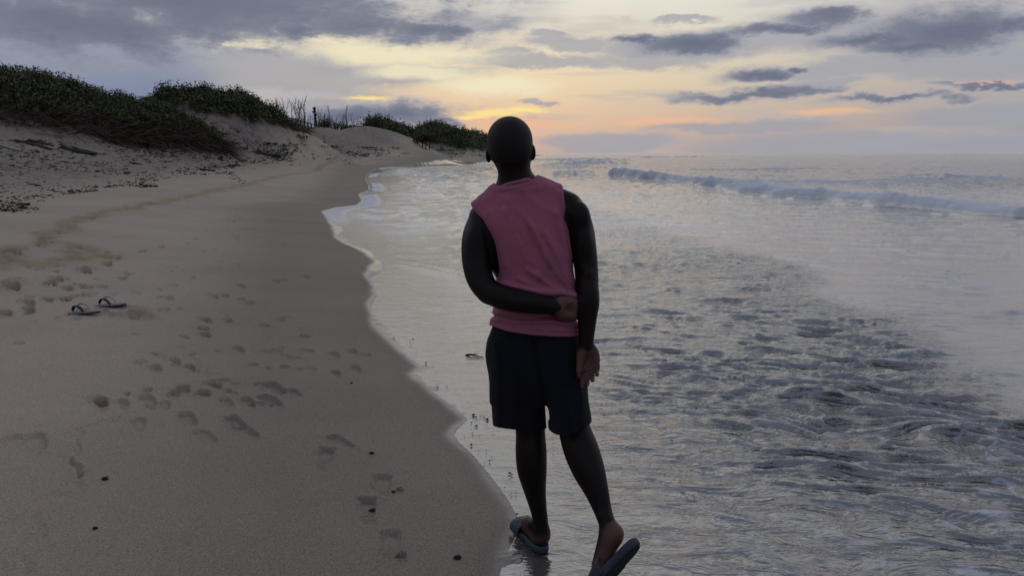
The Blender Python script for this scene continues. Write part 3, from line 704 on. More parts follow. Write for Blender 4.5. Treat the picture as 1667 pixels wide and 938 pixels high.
def scrub(key, n, per, size, height, label, seed, dry=.12):
    rng = np.random.default_rng(seed)
    x, y, z, veg, ds, front = scatter(key, n, rng)
    nz = fbm(x*.7, y*.7, 3); nl = fbm(x*.25+9, y*.25, 2)
    keep = (veg+.10*fbm(x*.8, y*.8, 3) > .04+dry*(.8+.8*nl)) & front
    x, y, z, nz, nl, veg = x[keep], y[keep], z[keep], nz[keep], nl[keep], veg[keep]
    hgt = height*(.30+1.25*np.clip(nz+.35, 0, 1.3))*np.clip(veg*6, .35, 1)
    k = len(x); sp = height*.55
    off = rng.normal(size=(k, per, 3))*np.array([sp, sp, 0]); h = rng.random((k, per))**.6
    C = np.stack([x, y, z], 1)[:, None, :]+off; C[:, :, 2] += h*hgt[:, None]-.03
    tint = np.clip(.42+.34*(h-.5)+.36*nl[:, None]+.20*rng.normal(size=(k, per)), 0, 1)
    V, F = leaf_quads(C.reshape(-1, 3), (size*(.6+.8*rng.random(k*per))), rng)
    # upright shoots that break the skyline
    sh = rng.random(k) < .16*(nz > -.2); ks = sh.sum()
    A = np.stack([x, y, z+hgt*.8], 1)[sh]; q = 9
    B = (A[:, None, :]+np.stack([rng.normal(size=(ks, q))*size*.8, rng.normal(size=(ks, q))*size*.8, rng.random((ks, q))*height*1.15], 2)).reshape(-1, 3)
    V2, F2 = leaf_quads(B, size*(.5+.5*rng.random(len(B))), rng, .2)
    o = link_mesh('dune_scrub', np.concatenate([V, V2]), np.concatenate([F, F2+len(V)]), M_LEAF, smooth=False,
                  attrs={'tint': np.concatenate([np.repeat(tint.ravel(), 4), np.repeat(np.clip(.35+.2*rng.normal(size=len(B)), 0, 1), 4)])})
    return tag(o, label, 'scrub', None, 'stuff')
def brush(key, n, length, width, label, seed, lo=-.03, hi=.24, name='dry_brush', mat=None, upw=.25):
    rng = np.random.default_rng(seed)
    x, y, z, veg, ds, front = scatter(key, n, rng)
    v2 = veg+.07*fbm(x*.6, y*.6, 3)
    keep = (veg > 0.0) & (v2 > lo) & (v2 < hi) & front & (rng.random(len(x)) < .35+.9*np.clip(fbm(x*.5+3, y*.5, 2)+.3, 0, 1))
    x, y, z = x[keep], y[keep], z[keep]; n = len(x); e = .4
    gx = (land_base(x+e, y)[0]-land_base(x-e, y)[0])/(2*e); gy = (land_base(x, y+e)[0]-land_base(x, y-e)[0])/(2*e)
    g = np.sqrt(gx*gx+gy*gy)+.05
    D = np.stack([-gx/g, -gy/g, -g*.8+upw], 1) + rng.normal(size=(n, 3))*.55
    D[:, 2] += .10
    D *= (length*(.4+.9*rng.random(n)))[:, None]
    V, F = strips(np.stack([x, y, z+.05+.35*length*rng.random(n)], 1), D, width*(.5+rng.random(n)), rng)
    o = link_mesh(name, V, F, mat or M_DRY, smooth=False, attrs={'tint': np.repeat(np.clip(.42+.25*rng.normal(size=n), 0, 1), 6)})
    return tag(o, label, 'brush', None, 'stuff')
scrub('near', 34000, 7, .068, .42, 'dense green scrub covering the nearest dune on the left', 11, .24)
brush('near', 60000, .85, .022, 'dry brown brush and roots hanging on the face of the nearest dune', 12, -.03, .42)
brush('near', 9000, .45, .012, 'pale green grass tufts at the foot of the nearest dune', 13, -.02, .06, 'dune_grass', M_GRASS, .9)
scrub('second', 9000, 6, .10, .50, 'dark green scrub capping the second dune behind the bare sand slope', 21, .03)
brush('second', 9000, .9, .026, 'brown dry brush along the lower edge of the second dune', 22, -.02, .10)
scrub('third', 3200, 6, .17, .85, 'low dark scrub on the small dune left of the straw shelter', 31, .0)
scrub('fourth', 6000, 6, .20, .90, 'green scrub over the long dune right of the straw shelter', 41, .0)
brush('fourth', 3500, 1.3, .05, 'olive grass on the seaward slope of the long dune', 42, -.02, .22, 'dune_grass', M_GRASS, .7)
scrub('far', 4200, 6, .32, 1.2, 'dark scrub on the farthest dune beside the head', 51, .0)

# ---- tubes
def tube(pts, rads, n=6, cap=True):
    pts = [np.asarray(p, float) for p in pts]; V = []; F = []
    ref = np.array([.31, .53, .79])
    for i, p in enumerate(pts):
        d = pts[min(i+1, len(pts)-1)]-pts[max(i-1, 0)]; d = d/(np.linalg.norm(d)+1e-9)
        a = np.cross(d, ref); a /= np.linalg.norm(a); b = np.cross(d, a)
        for j in range(n):
            t = 2*math.pi*j/n; V.append(p+(a*math.cos(t)+b*math.sin(t))*rads[i])
    for i in range(len(pts)-1):
        for j in range(n): F.append((i*n+j, i*n+(j+1) % n, (i+1)*n+(j+1) % n, (i+1)*n+j))
    if cap:
        for k, i in ((0, 0), (1, len(pts)-1)):
            c = len(V); V.append(pts[i])
            for j in range(n):
                a_, b_ = i*n+j, i*n+(j+1) % n
                F.append((b_, a_, c, c) if k == 0 else (a_, b_, c, c))
    return V, F
def poly_obj(name, parts, mat, parent=None, smooth=True):
    """parts: list of (V, F) with tri or quad faces (a repeated index marks a triangle)"""
    me = bpy.data.meshes.new(name); V = []; F = []
    for v, f in parts:
        o = len(V); V += [tuple(map(float, q)) for q in v]
        for q in f:
            q = tuple(dict.fromkeys(int(i)+o for i in q)); F.append(q)
    me.from_pydata(V, [], F); me.update()
    if smooth: me.polygons.foreach_set('use_smooth', np.ones(len(F), bool))
    me.materials.append(mat)
    o = bpy.data.objects.new(name, me); COL.objects.link(o)
    if parent: o.parent = parent
    return o
def box(c, s, R=None):
    c = np.asarray(c, float); s = np.asarray(s, float)/2; R = np.eye(3) if R is None else R
    V = [c+R@(s*np.array([a, b, d])) for a in (-1, 1) for b in (-1, 1) for d in (-1, 1)]
    return V, [(0, 1, 3, 2), (4, 6, 7, 5), (0, 4, 5, 1), (2, 3, 7, 6), (0, 2, 6, 4), (1, 5, 7, 3)]
M_BARK = mat_plain('grey_bark', (.060, .050, .045, 1), (.090, .078, .070, 1), .9, 30, .4, .1)
M_WOOD = mat_plain('weathered_wood', (.062, .052, .046, 1), (.100, .086, .076, 1), .9, 18, .5, .1)

def sapling(rng, h):
    """bare stem with ascending twigs, base at the origin"""
    lean = rng.normal(size=2)*.10*h; n = 7
    st = [np.array([lean[0]*(i/n)**1.4+.03*h*rng.normal()*.3, lean[1]*(i/n)**1.4, h*i/n]) for i in range(n+1)]
    tr = tube(st, [max(.012, .050*(1-i/n*.85)) for i in range(n+1)], 5)
    tw = []
    for k in range(rng.integers(5, 10)):
        i = rng.integers(1, n); b = st[i]; a = rng.random()*2*math.pi; L = h*(.18+.30*rng.random())*(1-.4*i/n)
        d = np.array([math.cos(a)*.42, math.sin(a)*.42, .9]); d /= np.linalg.norm(d)
        tw.append(tube([b, b+d*L*.5+[0, 0, -.02*L], b+d*L+[0, 0, .10*L]], [.024, .018, .009], 4))
        for q in range(2):
            e = b+d*L*(.35+.35*q); a2 = rng.random()*6.3; d2 = d+np.array([math.cos(a2)*.5, math.sin(a2)*.5, .2]); d2 /= np.linalg.norm(d2)
            tw.append(tube([e, e+d2*L*.45], [.014, .007], 3))
    return tr, tw
def plant_saplings():
    rng = np.random.default_rng(77); protos = []
    for k in range(7):
        tr, tw = sapling(rng, 3.2)
        a = poly_obj('trunk', [tr], M_BARK); b = poly_obj('twigs', tw, M_BARK); protos.append((a.data, b.data))
        for o in (a, b): bpy.data.objects.remove(o)
    spots = []
    for u in np.linspace(444, 500, 15): spots.append((u+rng.normal()*2, rng.uniform(158, 182), rng.uniform(92, 104)))
    for u in np.linspace(500, 530, 6): spots.append((u+rng.normal()*2, rng.uniform(176, 192), rng.uniform(128, 145)))
    for u in np.linspace(527, 562, 11): spots.append((u+rng.normal()*2, rng.uniform(172, 190), rng.uniform(140, 152)))
    for u in np.linspace(562, 604, 10): spots.append((u+rng.normal()*2.5, rng.uniform(180, 198), rng.uniform(142, 156)))
    for i, (u, vt, Y) in enumerate(spots):
        top = P(u, vt, Y); zb = float(land_z(top[0], Y)[0])-.1; h = top[2]-zb
        if h < 1.2: h = 1.5
        where = 'between the second dune and the railing' if u < 500 else ('around the leafy post-like tree' if u < 530 else 'above the low shrubs of the sand saddle')
        r = thing('bare_sapling', 'thin leafless grey sapling standing '+where, 'tree', (top[0], Y, zb), rng.random()*6.28, 'leafless saplings '+where)
        k = i % 7; s = h/3.2; r.scale = (min(s, 1.5), min(s, 1.5), s)
        for nm, me in zip(('trunk', 'twigs'), protos[k]):
            o = bpy.data.objects.new(nm, me); COL.objects.link(o); o.parent = r
plant_saplings()
def leaf_cloud(c, r, n, size, rng, up=.4):
    q = rng.normal(size=(n, 3)); q /= np.linalg.norm(q, axis=1)[:, None]; q *= (rng.random(n)**.4)[:, None]
    lump = 1+.28*fbm(q[:, 0]*2.2+c[0], q[:, 1]*2.2+q[:, 2]*1.7+c[1], 2)
    C = np.asarray(c)+q*np.asarray(r)*lump[:, None]
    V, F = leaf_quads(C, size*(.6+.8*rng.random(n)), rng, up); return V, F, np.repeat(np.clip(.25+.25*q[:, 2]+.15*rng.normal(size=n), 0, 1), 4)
def shrub(u, v0, v1, wpx, Y, label, seed, name='dune_shrub', cat='shrub', n=900):
    rng = np.random.default_rng(seed); t = P(u, v0, Y); zb = float(land_z(t[0], Y)[0]); bz = min(zb, P(u, v1, Y)[2])
    rx = wpx/FPX*Y/2; h = max(t[2]-bz, .8)
    r = thing(name, label, cat, (t[0], Y, zb))
    V, F, ti = leaf_cloud((0, 0, h*.52+(bz-zb)), (rx, rx*.8, h*.52), n, .16, rng)
    link_mesh('crown', V, F, M_LEAF, r, False, {'tint': ti})
    poly_obj('trunk', [tube([(0, 0, -.2), (.05, 0, h*.3), (-.04, .05, h*.7)], [.07, .05, .02], 6)] + [tube([(0, 0, h*.1), (rx*.5*math.cos(a), rx*.4*math.sin(a), h*.6)], [.04, .015], 5) for a in (0.3, 2.2, 4.1)], M_BARK, r)
    return r
shrub(529, 193, 216, 34, 135, 'round dark shrub beside the railing end under the bare saplings', 1, n=1500)
shrub(553, 199, 216, 30, 140, 'low dark shrub right of the roundest shrub in the sand saddle', 2)
shrub(570, 203, 216, 30, 142, 'flat green shrub in the middle of the saddle hedge', 3)
shrub(590, 206, 216, 28, 142, 'lowest green shrub at the right end of the saddle hedge', 4)
shrub(607, 207, 217, 20, 142, 'small shrub touching the left foot of the third dune', 5)
shrub(668, 207, 225, 22, 178, 'upright dark shrub in the gap above the straw shelter', 6)
shrub(683, 206, 224, 26, 185, 'bushy dark shrub on the left shoulder of the long dune', 7)
def column_tree():
    rng = np.random.default_rng(9); u, Y = 512, 136; t = P(u, 176, Y); zb = float(land_z(t[0], Y)[0]); h = t[2]-zb
    r = thing('leafy_snag', 'slender dark trunk wrapped in leaves, tallest post-like tree behind the railing', 'tree', (t[0], Y, zb))
    poly_obj('trunk', [tube([(0, 0, -.2), (.03, 0, h*.5), (0, .02, h)], [.14, .12, .06], 7)], M_BARK, r)
    VV, FF, TT = [], [], []; o = 0
    for i in range(9):
        z = h*(.15+.85*i/8); V, F, ti = leaf_cloud((.08*rng.normal(), .08*rng.normal(), z), (.24+.08*rng.random(), .24, .28), 110, .12, rng)
        VV.append(V); FF.append(F+o); TT.append(ti); o += len(V)
    link_mesh('crown', np.concatenate(VV), np.concatenate(FF), M_LEAF, r, False, {'tint': np.concatenate(TT)*.6})
column_tree()
# ================================================================== railing, shelter, driftwood, litter, flip-flops
def railing():
    A = P(468, 205, 92); B = P(522, 214, 122); n = 10
    pts = [A+(B-A)*i/(n-1) for i in range(n)]
    zs = land_z([p[0] for p in pts], [p[1] for p in pts])
    r = thing('boardwalk_railing', 'weathered wooden boardwalk railing behind the second dune', 'railing', (A[0], A[1], float(zs[0])))
    o0 = np.array([A[0], A[1], float(zs[0])]); tops = []
    for i, p in enumerate(pts):
        vt = 190+(205-190)*i/(n-1); tp = P(CX+FPX*0, vt, p[1])[2]
        zb = min(float(zs[i]), tp-1.0)
        c = np.array([p[0], p[1], (zb-.3+tp)/2])-o0
        poly_obj('post', [box(c, (.15, .15, tp-zb+.3))], M_WOOD, r, False); tops.append(np.array([p[0], p[1], tp-.12])-o0)
    for dz in (0, -.55):
        for a, b in zip(tops[:-1], tops[1:]):
            d = b-a; L = np.linalg.norm(d); x = d/L; y = np.cross([0, 0, 1], x); y /= np.linalg.norm(y); R = np.stack([x, y, np.cross(x, y)], 1)
            poly_obj('rail', [box((a+b)/2+np.array([0, 0, dz])+y*-.09, (L, .05, .13), R)], M_WOOD, r, False)
railing()
def shelter():
    g = to_ground([(690, 241)])[0]; Y = g[1]; s = FPX/Y
    r = thing('straw_shelter', 'small straw-roofed shelter with grey posts below the long dune', 'shelter', tuple(g))
    rng = np.random.default_rng(5)
    for x, h in ((-16/s, 2.1), (-10/s, 1.7), (-2/s, 2.4), (3/s, 1.9), (9/s, 1.5)):
        poly_obj('post', [tube([(x, rng.normal()*.2, -.2), (x+.06*rng.normal(), rng.normal()*.2, h)], [.11, .08], 6)], M_WOOD, r)
    poly_obj('beam', [tube([(-17/s, 0, 1.5), (4/s, .1, 1.55)], [.07, .06], 6)], M_WOOD, r)
    n = 500; t = rng.random(n); a = np.pi*t
    A = np.stack([(3+9*np.cos(a)*.3)/s, rng.normal(size=n)*.35, 1.75+.45*rng.random(n)], 1)
    D = np.stack([np.cos(a)*1.4, rng.normal(size=n)*.3, -.35-.6*rng.random(n)], 1)*(.8+.5*rng.random(n))[:, None]
    V, F = strips(A, D, np.full(n, .05), rng)
    link_mesh('straw_roof', V, F, M_DRY, r, False, {'tint': np.repeat(np.clip(.2+.15*rng.normal(size=n), 0, 1), 6)})
shelter()
M_DRIFT = mat_plain('driftwood', (.052, .044, .040, 1), (.090, .078, .070, 1), .95, 14, .6, .1, .01)
M_PALE = mat_plain('pale_weathered_wood', (.330, .335, .350, 1), (.240, .240, .250, 1), .85, 10, .4, .2)
M_WHITE = mat_plain('white_plastic', (.62, .62, .61, 1), (.50, .50, .49, 1), .5, 12, .2, .4)
M_WEED = mat_plain('dried_seaweed', (.022, .017, .015, 1), (.040, .031, .027, 1), .95, 40, .5, .1)
def log(u0, v0, u1, v1, rad, label, mat=M_DRIFT, name='driftwood_log', cat='driftwood', flat=False, seed=0, lift=.5, knots=0):
    a, b = to_ground([(u0, v0), (u1, v1)]); rng = np.random.default_rng(seed+abs(int(u0*7)))
    c = (a+b)/2; L = np.linalg.norm((b-a)[:2])
    L = min(L, 3.4); d = np.array([b[0]-a[0], b[1]-a[1]]); d /= np.linalg.norm(d); 
    d = np.array([math.copysign(.96, d[0]), math.copysign(.28, d[1])])
    Lx = abs(u1-u0)/FPX*c[1]; L = max(.3, Lx/max(abs(d[0]), .3))
    n = 9; pts = []; rr = []
    for i in range(n):
        t = i/(n-1)-.5; x = c[0]+d[0]*L*t; y = c[1]+d[1]*L*t
        pts.append((x, y)); rr.append(rad*(1.0+.25*rng.normal()*.4-.35*abs(t)*2*.6))
    z = land_z([p[0] for p in pts], [p[1] for p in pts]); zl = np.linspace(z[0], z[-1], n); z = np.maximum(.5*(z+zl), z-.02)
    P3 = [np.array([p[0]-c[0], p[1]-c[1], zz-c[2]+rad*lift]) for p, zz in zip(pts, z)]
    r = thing(name, label, cat, tuple(c))
    if flat:
        x = P3[-1]-P3[0]; Ln = np.linalg.norm(x); x /= Ln; y = np.cross([0, 0, 1], x); y /= np.linalg.norm(y)
        poly_obj('board', [box((P3[0]+P3[-1])/2+np.array([0, 0, .02]), (Ln, rad*3.2, rad*.8), np.stack([x, y, np.cross(x, y)], 1))], mat, r, False)
    else:
        V, F = tube(P3, rr, 9); V = [v+rad*.22*rng.normal(size=3) for v in V]
        poly_obj('trunk', [(V, F)], mat, r)
        for k in range(knots):
            b0 = P3[2+2*k]; dd = rng.normal(size=3); dd[2] = abs(dd[2])+.3; dd /= np.linalg.norm(dd)
            poly_obj('branch_stub', [tube([b0, b0+dd*rad*3.5], [rad*.45, rad*.25], 6)], mat, r)
    return r
log(419, 251.5, 455, 254.5, .15, 'thick dark driftwood log lying alone below the second dune', knots=1)
log(28, 235.5, 78, 238.5, .085, 'long dark driftwood log above the pale boards on the left', knots=2)
log(52, 233.5, 84, 236, .08, 'thinner driftwood branch lying just behind the long dark log')
log(94, 247, 160, 248.8, .09, 'dark driftwood pole lying against the pale board')
log(112, 245, 168, 246.5, .055, 'pale grey board half buried behind the dark pole', M_PALE, 'beach_board', 'board', True)
log(-30, 240, 38, 240.5, .06, 'bluish white board cut by the left edge of the picture', M_PALE, 'beach_board', 'board', True)
log(182, 236, 220, 240.5, .045, 'thin driftwood stick slanting below the grass tufts')
log(212, 267, 231, 268.5, .04, 'short driftwood stick alone on the open middle sand')
log(140, 270, 176, 270.5, .02, 'fine straight stick on the sand left of the short stick')
log(325, 275.5, 346, 277, .04, 'low dark stick at the edge of the smooth sand')
log(268, 206, 312, 213, .05, 'bleached root lying at the toe of the nearest dune')
log(343, 249, 357, 246, .10, 'knotted driftwood stump with short branches below the sand slope', name='driftwood_stump', knots=3)
def stake():
    g = to_ground([(403, 243)])[0]; h = 7.2/FPX*g[1]
    r = thing('wooden_stake', 'single short dark stake standing upright in the sand', 'stake', tuple(g))
    poly_obj('shaft', [tube([(0, 0, -.15), (.01, 0, h*.6), (.03, 0, h)], [.05, .045, .04], 7)], M_DRIFT, r)
    poly_obj('crooked_tip', [tube([(.03, 0, h*.96), (.09, .01, h*1.04)], [.04, .03], 6)], M_DRIFT, r)
stake()
def litter():
    rng = np.random.default_rng(8)
    info = [(550,246.5,.16,'white scrap of plastic above the line of litter'),(632,246,.2,'white plastic scrap at the left end of the distant litter line'),(640,247,.15,'second white scrap in the distant litter line'),(655,246.2,.18,'white scrap at the right end of the distant litter line'),
            (512,244.5,.2,'white crumpled scrap on the upper sand right of the log'),(115,226,.10,'tiny white scrap on the sand below the grass'),(160,367,.035,'small white shell fragment on smooth sand below the track'),(220,466,.02,'tiny white shell speck near the flip-flops'),(401,247,.12,'pale scrap beside the upright stake'),(53,866,.012,'tiny white shell chip on the near sand')]
    for i, (u, v, s, lab) in enumerate(info):
        g = to_ground([(u, v)])[0]; z = float(land_z(g[0], g[1])[0])
        bm = bmesh.new(); bmesh.ops.create_icosphere(bm, subdivisions=1, radius=s/2)
        for q in bm.verts: q.co = Vector((q.co.x*(1+.4*rng.normal()), q.co.y*(.8+.3*rng.normal()), q.co.z*.5*(1+.4*rng.normal())))
        me = bpy.data.meshes.new('scrap'); bm.to_mesh(me); bm.free(); me.materials.append(M_WHITE)
        o = bpy.data.objects.new('shell_fragment' if 'shell' in lab else 'plastic_scrap', me); COL.objects.link(o); o.location = (g[0], g[1], z+s*.12)
        tag(o, lab, 'shell' if 'shell' in lab else 'litter')
litter()
M_PEB = mat_plain('dark_pebble', (.014, .012, .012, 1), (.026, .021, .019, 1), .8, 60, .4, .3)
def pebbles():
    rng = np.random.default_rng(18)
    info = [(171,781,.022,'ragged dark lump of weed below the swash line on near sand'),(155,861,.018,'small dark pebble lowest on the left sand'),(605,739,.022,'dark round pebble right of the toe prints'),(745,910,.026,'small dark pebble near the bottom, left of the sandal'),(654,797,.030,'dark pebble beside the middle footprint'),(640,802,.016,'smaller dark pebble just left of the other by the middle footprint'),(606,829,.024,'dark pebble in the toe of a footprint'),(572,624,.016,'lone tiny pebble on the damp sand')]
    for u, v, s, lab in info:
        g = to_ground([(u, v)])[0]; z = float(land_z(g[0], g[1])[0])
        bm = bmesh.new(); bmesh.ops.create_icosphere(bm, subdivisions=2, radius=s/2)
        for q in bm.verts:
            k = 1+.35*rng.normal() if 'ragged' in lab else 1+.10*rng.normal()
            q.co = Vector((q.co.x*1.3*k, q.co.y*k, q.co.z*.75*k))
        me = bpy.data.meshes.new('pebble'); bm.to_mesh(me); bm.free(); me.materials.append(M_PEB)
        for pl in me.polygons: pl.use_smooth = True
        o = bpy.data.objects.new('pebble' if 'pebble' in lab else 'weed_lump', me); COL.objects.link(o); o.location = (g[0], g[1], z+s*.2); tag(o, lab, 'pebble' if 'pebble' in lab else 'seaweed')
pebbles()
def wrack():
    """uncountable twigs, weed and chips on the upper beach, and wrack lines"""
    rng = np.random.default_rng(4); A = []; D = []; w = []
    px = []
    for k in range(5200):
        u = rng.uniform(-40, 790); base = 228+.012*u if u < 500 else 236+(u-500)*.03
        t = rng.random()**1.5; v = base+t*(335-.16*u-base if u < 560 else 16)
        px.append((u, v))
    px = np.array(px); g = to_ground(px); dens = fbm(g[:, 0]*.35, g[:, 1]*.22, 3)
    ok = (g[:, 1] < 240) & (dens+rng.normal(size=len(g))*.35 > .05) & (dsmooth(g[:, 0], g[:, 1]) > 6.2)
    g = g[ok]
    lines = [([(-20,344),(20,341),(46,338)], 130, .09), ([(0,338),(25,330),(48,336)], 60, .08), ([(20,328),(45,322),(70,320)], 45, .08), ([(112,314),(130,312),(152,310)], 40, .07), ([(160,306),(200,303),(240,299)], 60, .07), ([(225,305),(246,303),(252,304)], 50, .05),
             ([(318,275),(350,272),(400,270)], 60, .18), ([(330,285),(370,280),(398,300)], 40, .06), ([(390,262),(470,262),(560,258)], 70, .25), ([(300,277),(330,278),(400,262)], 60, .1), ([(690,240),(730,246),(790,250)], 80, .5), ([(560,250),(640,252),(740,256)], 80, .4)]
    extra = []
    for L, n, sp in lines:
        q = to_ground(L); t = rng.random(n)*(len(L)-1); i = np.minimum(t.astype(int), len(L)-2); f = (t-i)[:, None]
        c = q[i]*(1-f)+q[i+1]*f; c[:, :2] += rng.normal(size=(n, 2))*sp*2; extra.append(c)
    g = np.concatenate([g]+extra); n = len(g); far = np.clip(g[:, 1]/22, .55, 4)
    z = land_z(g[:, 0], g[:, 1]); a = rng.random(n)*2*np.pi; L = (.05+.16*rng.random(n)**2.5)*far
    A = np.stack([g[:, 0], g[:, 1], z+.008], 1); D = np.stack([np.cos(a)*L, np.sin(a)*L, .14*L*rng.random(n)], 1)
    VV = []; FF = []
    for i in range(n):
        r = (.008+.010*rng.random())*far[i]*.8; m = A[i]+D[i]*.5+np.array([0, 0, L[i]*.10*rng.random()])
        V, F = tube([A[i], m, A[i]+D[i]], [r, r*1.1, r*.5], 4, False); o = len(VV)
        VV += V; FF += [tuple(q+o for q in f) for f in F]
    o = link_mesh('beach_wrack', np.array(VV), np.array(FF), M_WEED)
    tag(o, 'dark twigs, dried weed and chips strewn over the upper beach', 'wrack', None, 'stuff')
wrack()
def swash_bits():
    rng = np.random.default_rng(14); px = []
    pts = np.array([(845,845),(815,800),(790,765),(765,742),(745,712),(765,690),(800,676),(745,668),(720,640),(690,620),(700,596),(672,585),(640,556),(625,530)], float)
    for k in range(34):
        i = rng.integers(0, len(pts)-1); t = rng.random(); q = pts[i]*(1-t)+pts[i+1]*t
        px.append((q[0]+4+rng.random()**1.5*34, q[1]+rng.normal()*5))
    for k in range(14): px.append((770+rng.random()*34, 676+rng.random()*10))
    VV = []; FF = []; bm = bmesh.new(); bmesh.ops.create_icosphere(bm, subdivisions=1, radius=1); iv = np.array([v.co[:] for v in bm.verts]); fi = np.array([[v.index for v in f.verts] for f in bm.faces]); bm.free()
    for u, v in px:
        x, y = g0(u, v); s = .0025+.005*rng.random()**2.5; z = float(profile(dsmooth(np.array([x]), np.array([y])))[0])
        VV.append(iv*np.array([1.6, 1, .8])*s*(1+.15*rng.normal(size=iv.shape))+np.array([x, y, z+.010])); FF.append(fi+len(iv)*(len(VV)-1))
    o = link_mesh('swash_grit', np.concatenate(VV), np.concatenate(FF), M_PEB)
    tag(o, 'fine dark grit and bubbles scattered along the swash edge', 'grit', None, 'stuff')
swash_bits()
def floating_stick():
    x, y = g0(770, 578); z = float(profile(dsmooth(np.array([x]), np.array([y])))[0])+.012
    r = thing('stranded_stick', 'small dark twig stranded in the thin water left of the shorts', 'stick', (x, y, z))
    poly_obj('stem', [tube([(-.06, .02, .0), (-.02, 0, .012), (.09, -.05, .0)], [.010, .008, .003], 6)], M_PEB, r)
    poly_obj('side_twig', [tube([(-.02, 0, .010), (.04, .03, .012)], [.005, .002], 5)], M_PEB, r)
floating_stick()

# ---- flip-flops
M_FSOLE = mat_plain('pale_flipflop_sole', (.300, .295, .300, 1), (.230, .225, .230, 1), .75, 30, .2, .2)
M_FBASE = mat_plain('dark_flipflop_base', (.030, .030, .036, 1), None, .8, 30, .2, .2)
M_FSTRAP = mat_plain('black_flipflop_strap', (.012, .012, .014, 1), None, .5, 30, .2, .4)
def flip_flop(u, v, ang, label):
    g = to_ground([(u, v)])[0]; z = float(land_z(g[0], g[1])[0])
    r = thing('flip_flop', label, 'flip-flop', (g[0], g[1], z+.004), 0, 'pair of flip-flops left on the sand')
    r.scale = (1.1, 1.1, 1.1); r.rotation_euler = (math.radians(-4), math.radians(5), math.radians(ang))     # toe (local +x) tips up a little
    n = 40; O = []
    for i in range(n):
        a = 2*math.pi*i/n; c, s = math.cos(a), math.sin(a); f = .15*c
        O.append((f, math.copysign(abs(s)**.8, s)*(.050 if c > 0 else .040)))
    def slab(z0, z1, k): 
        V = [(x*k, y*k, z0) for x, y in O]+[(x, y, z0+.004) for x, y in O]+[(x, y, z1-.003) for x, y in O]+[(x*k, y*k, z1) for x, y in O]+[(0, 0, z1), (0, 0, z0)]
        F = [(q*n+i, q*n+(i+1) % n, (q+1)*n+(i+1) % n, (q+1)*n+i) for q in range(3) for i in range(n)] + [(3*n+i, 3*n+(i+1) % n, 4*n, 4*n) for i in range(n)] + [((i+1) % n, i, 4*n+1, 4*n+1) for i in range(n)]
        return V, F
    poly_obj('base', [slab(0, .010, .97)], M_FBASE, r); poly_obj('sole', [slab(.0105, .022, .97)], M_FSOLE, r)
    for sg in (-1, 1):
        pts = []; N = 10
        for i in range(N+1):
            t = i/N; x = .095-.125*t; y = sg*.042*math.sin(t*math.pi/2); h = .020+.060*math.sin(math.pi*min(1, t*.92+.06))**.8
            pts.append((x, y, h))
        V = []; F = []
        for i, (x, y, h) in enumerate(pts):
            w = .010+.014*math.sin(math.pi*min(1, i/N*.9+.1)); 
            for dx, dz in ((-w, 0), (w*.2, .004), (w, 0), (w*.2, -.003)): V.append((x+dx*.55, y+sg*dx*.55, h+dz))
        for i in range(N):
            for j in range(4): F.append((i*4+j, i*4+(j+1) % 4, (i+1)*4+(j+1) % 4, (i+1)*4+j))
        poly_obj('strap', [(V, F)], M_FSTRAP, r)
    poly_obj('toe_post', [tube([(.097, 0, .015), (.094, 0, .036)], [.005, .005], 7)], M_FSTRAP, r)
    return r
flip_flop(137, 512, 172, 'pale flip-flop with black straps, nearer of the pair on the sand')
flip_flop(180, 500, 174, 'pale flip-flop with black straps, farther of the pair on the sand')
# ================================================================== the person
def smin(a, b, k):
    h = np.clip(.5+.5*(b-a)/k, 0, 1); return b*(1-h)+a*h - k*h*(1-h)
def smax(a, b, k): return -smin(-a, -b, k)
def cone(p, a, b, ra, rb):
    a = np.asarray(a, float); b = np.asarray(b, float); ba = b-a
    h = np.clip(((p-a)@ba)/(ba@ba), 0, 1)
    q = p-a-h[:, None]*ba
    return np.sqrt((q*q).sum(1)) - (ra+(rb-ra)*h)
def ell(p, c, r, R=None):
    q = p-np.asarray(c, float)
    if R is not None: q = q@R
    r = np.asarray(r, float)
    k0 = np.sqrt(((q/r)**2).sum(1)); k1 = np.sqrt(((q/(r*r))**2).sum(1))+1e-9
    return k0*(k0-1)/k1
def near_mask(p, c, R):
    q = p-c; return (q*q).sum(1) < R*R
def local(p, c, R, fn, far=.3):
    """evaluate fn only within R of c; elsewhere a safe large distance"""
    m = near_mask(p, np.asarray(c, float), R)
    if m.all(): return fn(p)
    d = np.full(len(p), far)
    if m.any(): d[m] = fn(p[m])
    return d
def chain(p, pts, k=.02):
    """pts: list of (xyz, r)"""
    d = None
    for (a, ra), (b, rb) in zip(pts[:-1], pts[1:]):
        c = cone(p, a, b, ra, rb); d = c if d is None else smin(d, c, k)
    return d
def limb(pts, sub=5):
    """Catmull-Rom resampled limb as list of (xyz, r)"""
    A = np.array([np.r_[a, r] for a, r in pts]); A = np.vstack([2*A[0]-A[1], A, 2*A[-1]-A[-2]])
    out = []
    for i in range(1, len(A)-2):
        p0, p1, p2, p3 = A[i-1:i+3]
        for t in np.arange(sub)/sub:
            out.append(.5*((2*p1)+(-p0+p2)*t+(2*p0-5*p1+4*p2-p3)*t*t+(-p0+3*p1-3*p2+p3)*t**3))
    out.append(A[-2]); return [(q[:3], q[3]) for q in out]
def limb_sdf(p, pts):
    C = np.array([a for a, _ in pts]); c = (C.min(0)+C.max(0))/2; R = np.sqrt(((C-c)**2).sum(1)).max()+.17
    def f(p):
        d = np.full(len(p), .3)
        for (a, ra), (b, rb) in zip(pts[:-1], pts[1:]):
            m = near_mask(p, (a+b)/2, max(ra, rb)+.13)
            if m.any(): d[m] = np.minimum(d[m], cone(p[m], a, b, ra, rb))
        return d
    return local(p, c, R, f)
